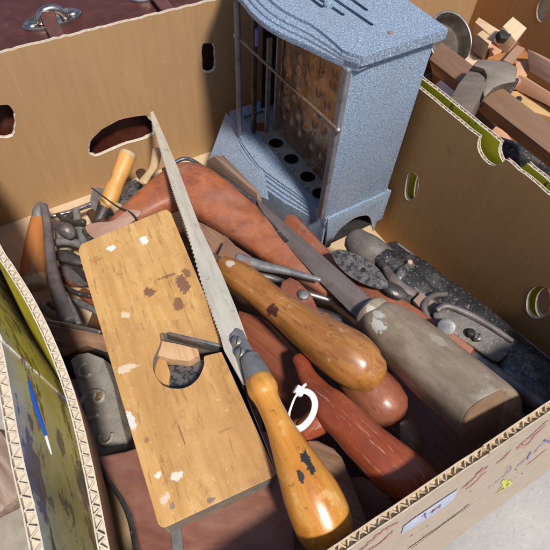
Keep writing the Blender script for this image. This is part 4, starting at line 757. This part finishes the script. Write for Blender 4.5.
# ------------------------------------------------------------------ right-hand box contents
dish = empty('tin_dish', W(452, 40, .12), 'round dark tin dish standing on edge behind the toaster', 'dish')
dc = W(450, 40, .15); dn = (CC-dc).normalized()+Vector((.12, -.1, .25)); Mx = frame(dc, Vector((1, 0, 0)), dn.normalized()); rr_ = 26*m_per_px(dc); bm = bmesh.new(); rings = []
for k, h in ((1.0, -.004), (1.03, 0), (1.0, .002), (.96, 0), (.90, -.012), (.80, -.018), (.5, -.019), (.1, -.019)):
    rings.append([bm.verts.new((rr_*k*math.cos(2*math.pi*j/56), rr_*k*math.sin(2*math.pi*j/56), h)) for j in range(56)])
for p, q in zip(rings, rings[1:]):
    for j in range(56): bm.faces.new((p[j], p[(j+1) % 56], q[(j+1) % 56], q[j]))
bm.faces.new(rings[-1]); link('bowl', bm, 'tin', Mx, dish, 40)
sweep('rim', [tuple(Mx @ Vector((rr_*1.02*math.cos(2*math.pi*j/40), rr_*1.02*math.sin(2*math.pi*j/40), .001)))+(.0022,) for j in range(41)], 'steel', dish, n=8, k=1, world=True, metres=True, cap=0)
mg = empty('marking_gauge', W(485, 90, .15), 'large wooden marking gauge with a long beam and a grey stock, among offcuts', 'gauge')
A3 = [(441, 41, .205), (550, 123, .235), (429, 59, .195)]
plate('beam', A3, [(441, 41), (570, 138), (570, 169), (429, 59)], .024, 'beamwood', mg, bevel=.0015)
C3 = [(472, 65, .232), (518, 68, .240), (449, 101, .222)]
plate('stock', C3, [(449, 101), (458, 84), (472, 66), (478, 60), (486, 69), (488, 78), (482, 92), (468, 118.6)], .03, 'gaugestock', mg, bevel=.002)
plate('stock', [(479, 59, .245), (518, 68, .245), (488, 78, .235)], [(472, 65.5), (479, 58.6), (490, 58.6), (507.7, 61.4), (518.6, 67), (516, 82), (503, 84), (494, 88), (484, 98), (482, 88), (487, 76), (484, 69)], .035, 'gaugestock', mg, bevel=.003)
plate('thumb_peg', [(506, 54, .25), (525, 49, .25), (512, 62, .245)], [(503, 60), (517, 44), (526, 48), (513, 64)], .02, 'beamwood', mg, bevel=.002)
wt = plate('white_tin_lid', [(433, 87, .17), (457, 88, .17), (443, 77, .16)], [(432, 87), (443.6, 77.2), (457.5, 88.6), (449, 100)], .008, 'white', None, bevel=.0015); tag(wt, 'white glossy square tin beside the gauge stock', 'tin')
GO = 'wooden offcuts in the right-hand box'
def off(P3, o_, th_, m_, lab): tag(plate('wood_offcut', P3, o_, th_, m_, None, bevel=.001), lab, 'offcut', GO)
off([(504, 26, .19), (513, 17, .19), (526, 28, .185)], [(503, 26), (513, 16.5), (527, 28), (516, 41)], .025, 'palewood', 'pale square offcut standing highest, nearest the shaded wall')
off([(476, 22, .15), (500, 30, .16), (480, 18, .15)], [(475, 22), (479, 17), (501, 31), (495, 39)], .02, 'palewood', 'pale narrow offcut just right of the tin dish')
off([(478, 33, .155), (496, 38, .16), (486, 28, .15)], [(477, 34), (486, 27.5), (498, 37), (489, 44)], .025, 'palewood', 'pale block left of the pinkish offcut')
off([(488, 43, .16), (504, 42, .165), (494, 53, .16)], [(487, 43), (498, 37.5), (505, 42), (503, 50), (494, 55)], .025, 'peach', 'peach-pink block at the middle of the offcuts')
off([(466, 60, .14), (480, 60, .14), (470, 70, .14)], [(464, 60), (470, 54), (482, 60), (480, 72)], .02, 'palewood', 'small pale block between the dish and the gauge stock')
off([(470, 45, .13), (495, 55, .13), (480, 62, .13)], [(470, 45), (484, 43), (502, 56), (492, 62), (478, 60)], .03, 'plank', 'brown-tan block half hidden behind the gauge stock')
off([(500, 38, .15), (515, 40, .15), (505, 60, .15)], [(500, 50), (508, 38), (519, 42), (520, 56), (505, 60)], .03, 'rustwood', 'dark red-brown block under the pale square offcut')
off([(498, 55, .165), (532, 59, .165), (510, 50, .16)], [(488, 57), (500, 53), (524, 48), (533, 59), (520, 62)], .012, 'orangewood', 'bright orange strip behind the peg of the gauge')
off([(517, 58, .17), (532, 59, .17), (518, 80, .165)], [(516, 62), (533, 58.5), (527, 76), (516, 84)], .03, 'peach', 'orange-brown block right of the gauge stock')
off([(529, 60, .18), (565, 84, .19), (528, 72, .17)], [(527, 49), (537, 54), (575, 76), (575, 100), (552, 86), (529, 71)], .022, 'pinkplank', 'wide pinkish plank at the right edge of the picture')
off([(514, 80, .16), (560, 108, .17), (512, 90, .15)], [(512, 78), (520, 75), (575, 108), (575, 122), (545, 104), (512, 88)], .02, 'peach', 'narrow pinkish plank below the wide one')
off([(506, 93, .15), (560, 105, .16), (510, 104, .15)], [(503, 92), (520, 90.5), (575, 105), (575, 124), (520, 108), (505, 104)], .02, 'yellowplank', 'yellow plank with a dark knot')
off([(490, 128, .14), (506, 135, .14), (492, 140, .13)], [(488, 134), (496, 126), (506, 132), (512, 140), (497, 143)], .02, 'peach', 'triangular peach offcut under the gauge beam')
off([(512, 128, .14), (530, 138, .14), (515, 145, .13)], [(508, 140), (516, 128), (530, 140), (524, 150)], .02, 'rustwood', 'dark reddish offcut under the gauge beam')
off([(526, 143, .14), (545, 148, .14), (530, 155, .13)], [(524, 148), (533, 141), (548, 150), (542, 158)], .02, 'peach', 'smallest peach offcut nearest the notch in the box wall')
off([(440, 20, .06), (600, 100, .06), (430, 90, .06)], [(435, 20), (500, 30), (600, 110), (600, 190), (520, 170), (440, 110)], .03, 'darkwood', 'large dark board at the bottom of the right-hand box')
kt = tag(screw('knot_screw', 519, 98.5, .158, 3, 'darkmetal', None, slot=True), 'dark round screw in the yellow plank', 'screw')
pp = tag(sweep('black_pipe', [(484, 142, .16, 9), (500, 150, .165, 12), (522, 158, .165, 13), (560, 175, .165, 13)], 'blackiron', None, n=20), 'black pipe showing through the notch of the box wall', 'pipe')
p2 = tag(sweep('black_cable', [(506, 96, .17, 2.5), (512, 88, .175, 2.5), (517, 80, .175, 2.2)], 'blackiron', None, n=10), 'short black rod between the gauge beam and the offcuts', 'rod')
bx_ = tag(plate('plastic_clip', [(500, 32, .195), (508, 30, .195), (504, 40, .19)], [(499, 31), (503, 29), (508, 33), (512, 34), (508, 39), (501, 38)], .01, 'black', None), 'small black plastic clip between two pale offcuts', 'clip')
# ------------------------------------------------------------------ left-hand box contents
lw = tag(plate('weathered_log', [(0, 430, .15), (30, 470, .155), (0, 500, .145)], [(-60, 425), (0, 430), (8, 440), (15, 460), (22, 494), (0, 512), (-60, 541)], .02, 'weathered', None, bevel=.006), 'weathered brown split log in the left-hand box', 'log')
l2 = tag(plate('pale_stone', [(-5, 400, .15), (20, 415, .15), (0, 440, .14)], [(-40, 395), (2, 398), (14, 415), (20, 440), (14, 452), (4, 430), (-40, 425)], .03, 'stonegrey', None, bevel=.004, smooth_out=3), 'pale grey stone-like lump behind the weathered log', 'lump')
l3 = tag(sweep('black_rod', [(-40, 360, .12, 16), (0, 385, .12, 14), (16, 402, .12, 8)], 'blackiron', None, n=20), 'black round bar at the left edge, behind the grey lump', 'bar')
l4 = tag(plate('grey_sheet', [(0, 520, .10), (34, 540, .10), (0, 580, .10)], [(-60, 540), (0, 512), (34, 500), (45, 560), (50, 620), (-60, 620)], .01, 'stonegrey', None, bevel=.001), 'flat grey sheet at the bottom left corner', 'sheet')
bp_ = empty('plastic_pen', W(38, 420, .17), 'glossy blue pen with a white tip between the two cardboard walls at left', 'pen')
sweep('barrel', [(28.5, 381, .216, 1.2), (33, 397, .216, 2.1), (40, 419, .216, 2.1), (46, 436, .216, 1.5)], 'blue', bp_, n=14)
sweep('tip', [(46, 436, .216, 1.4), (49, 446, .216, 1.2), (51.5, 454, .216, .6)], 'white', bp_, n=12)
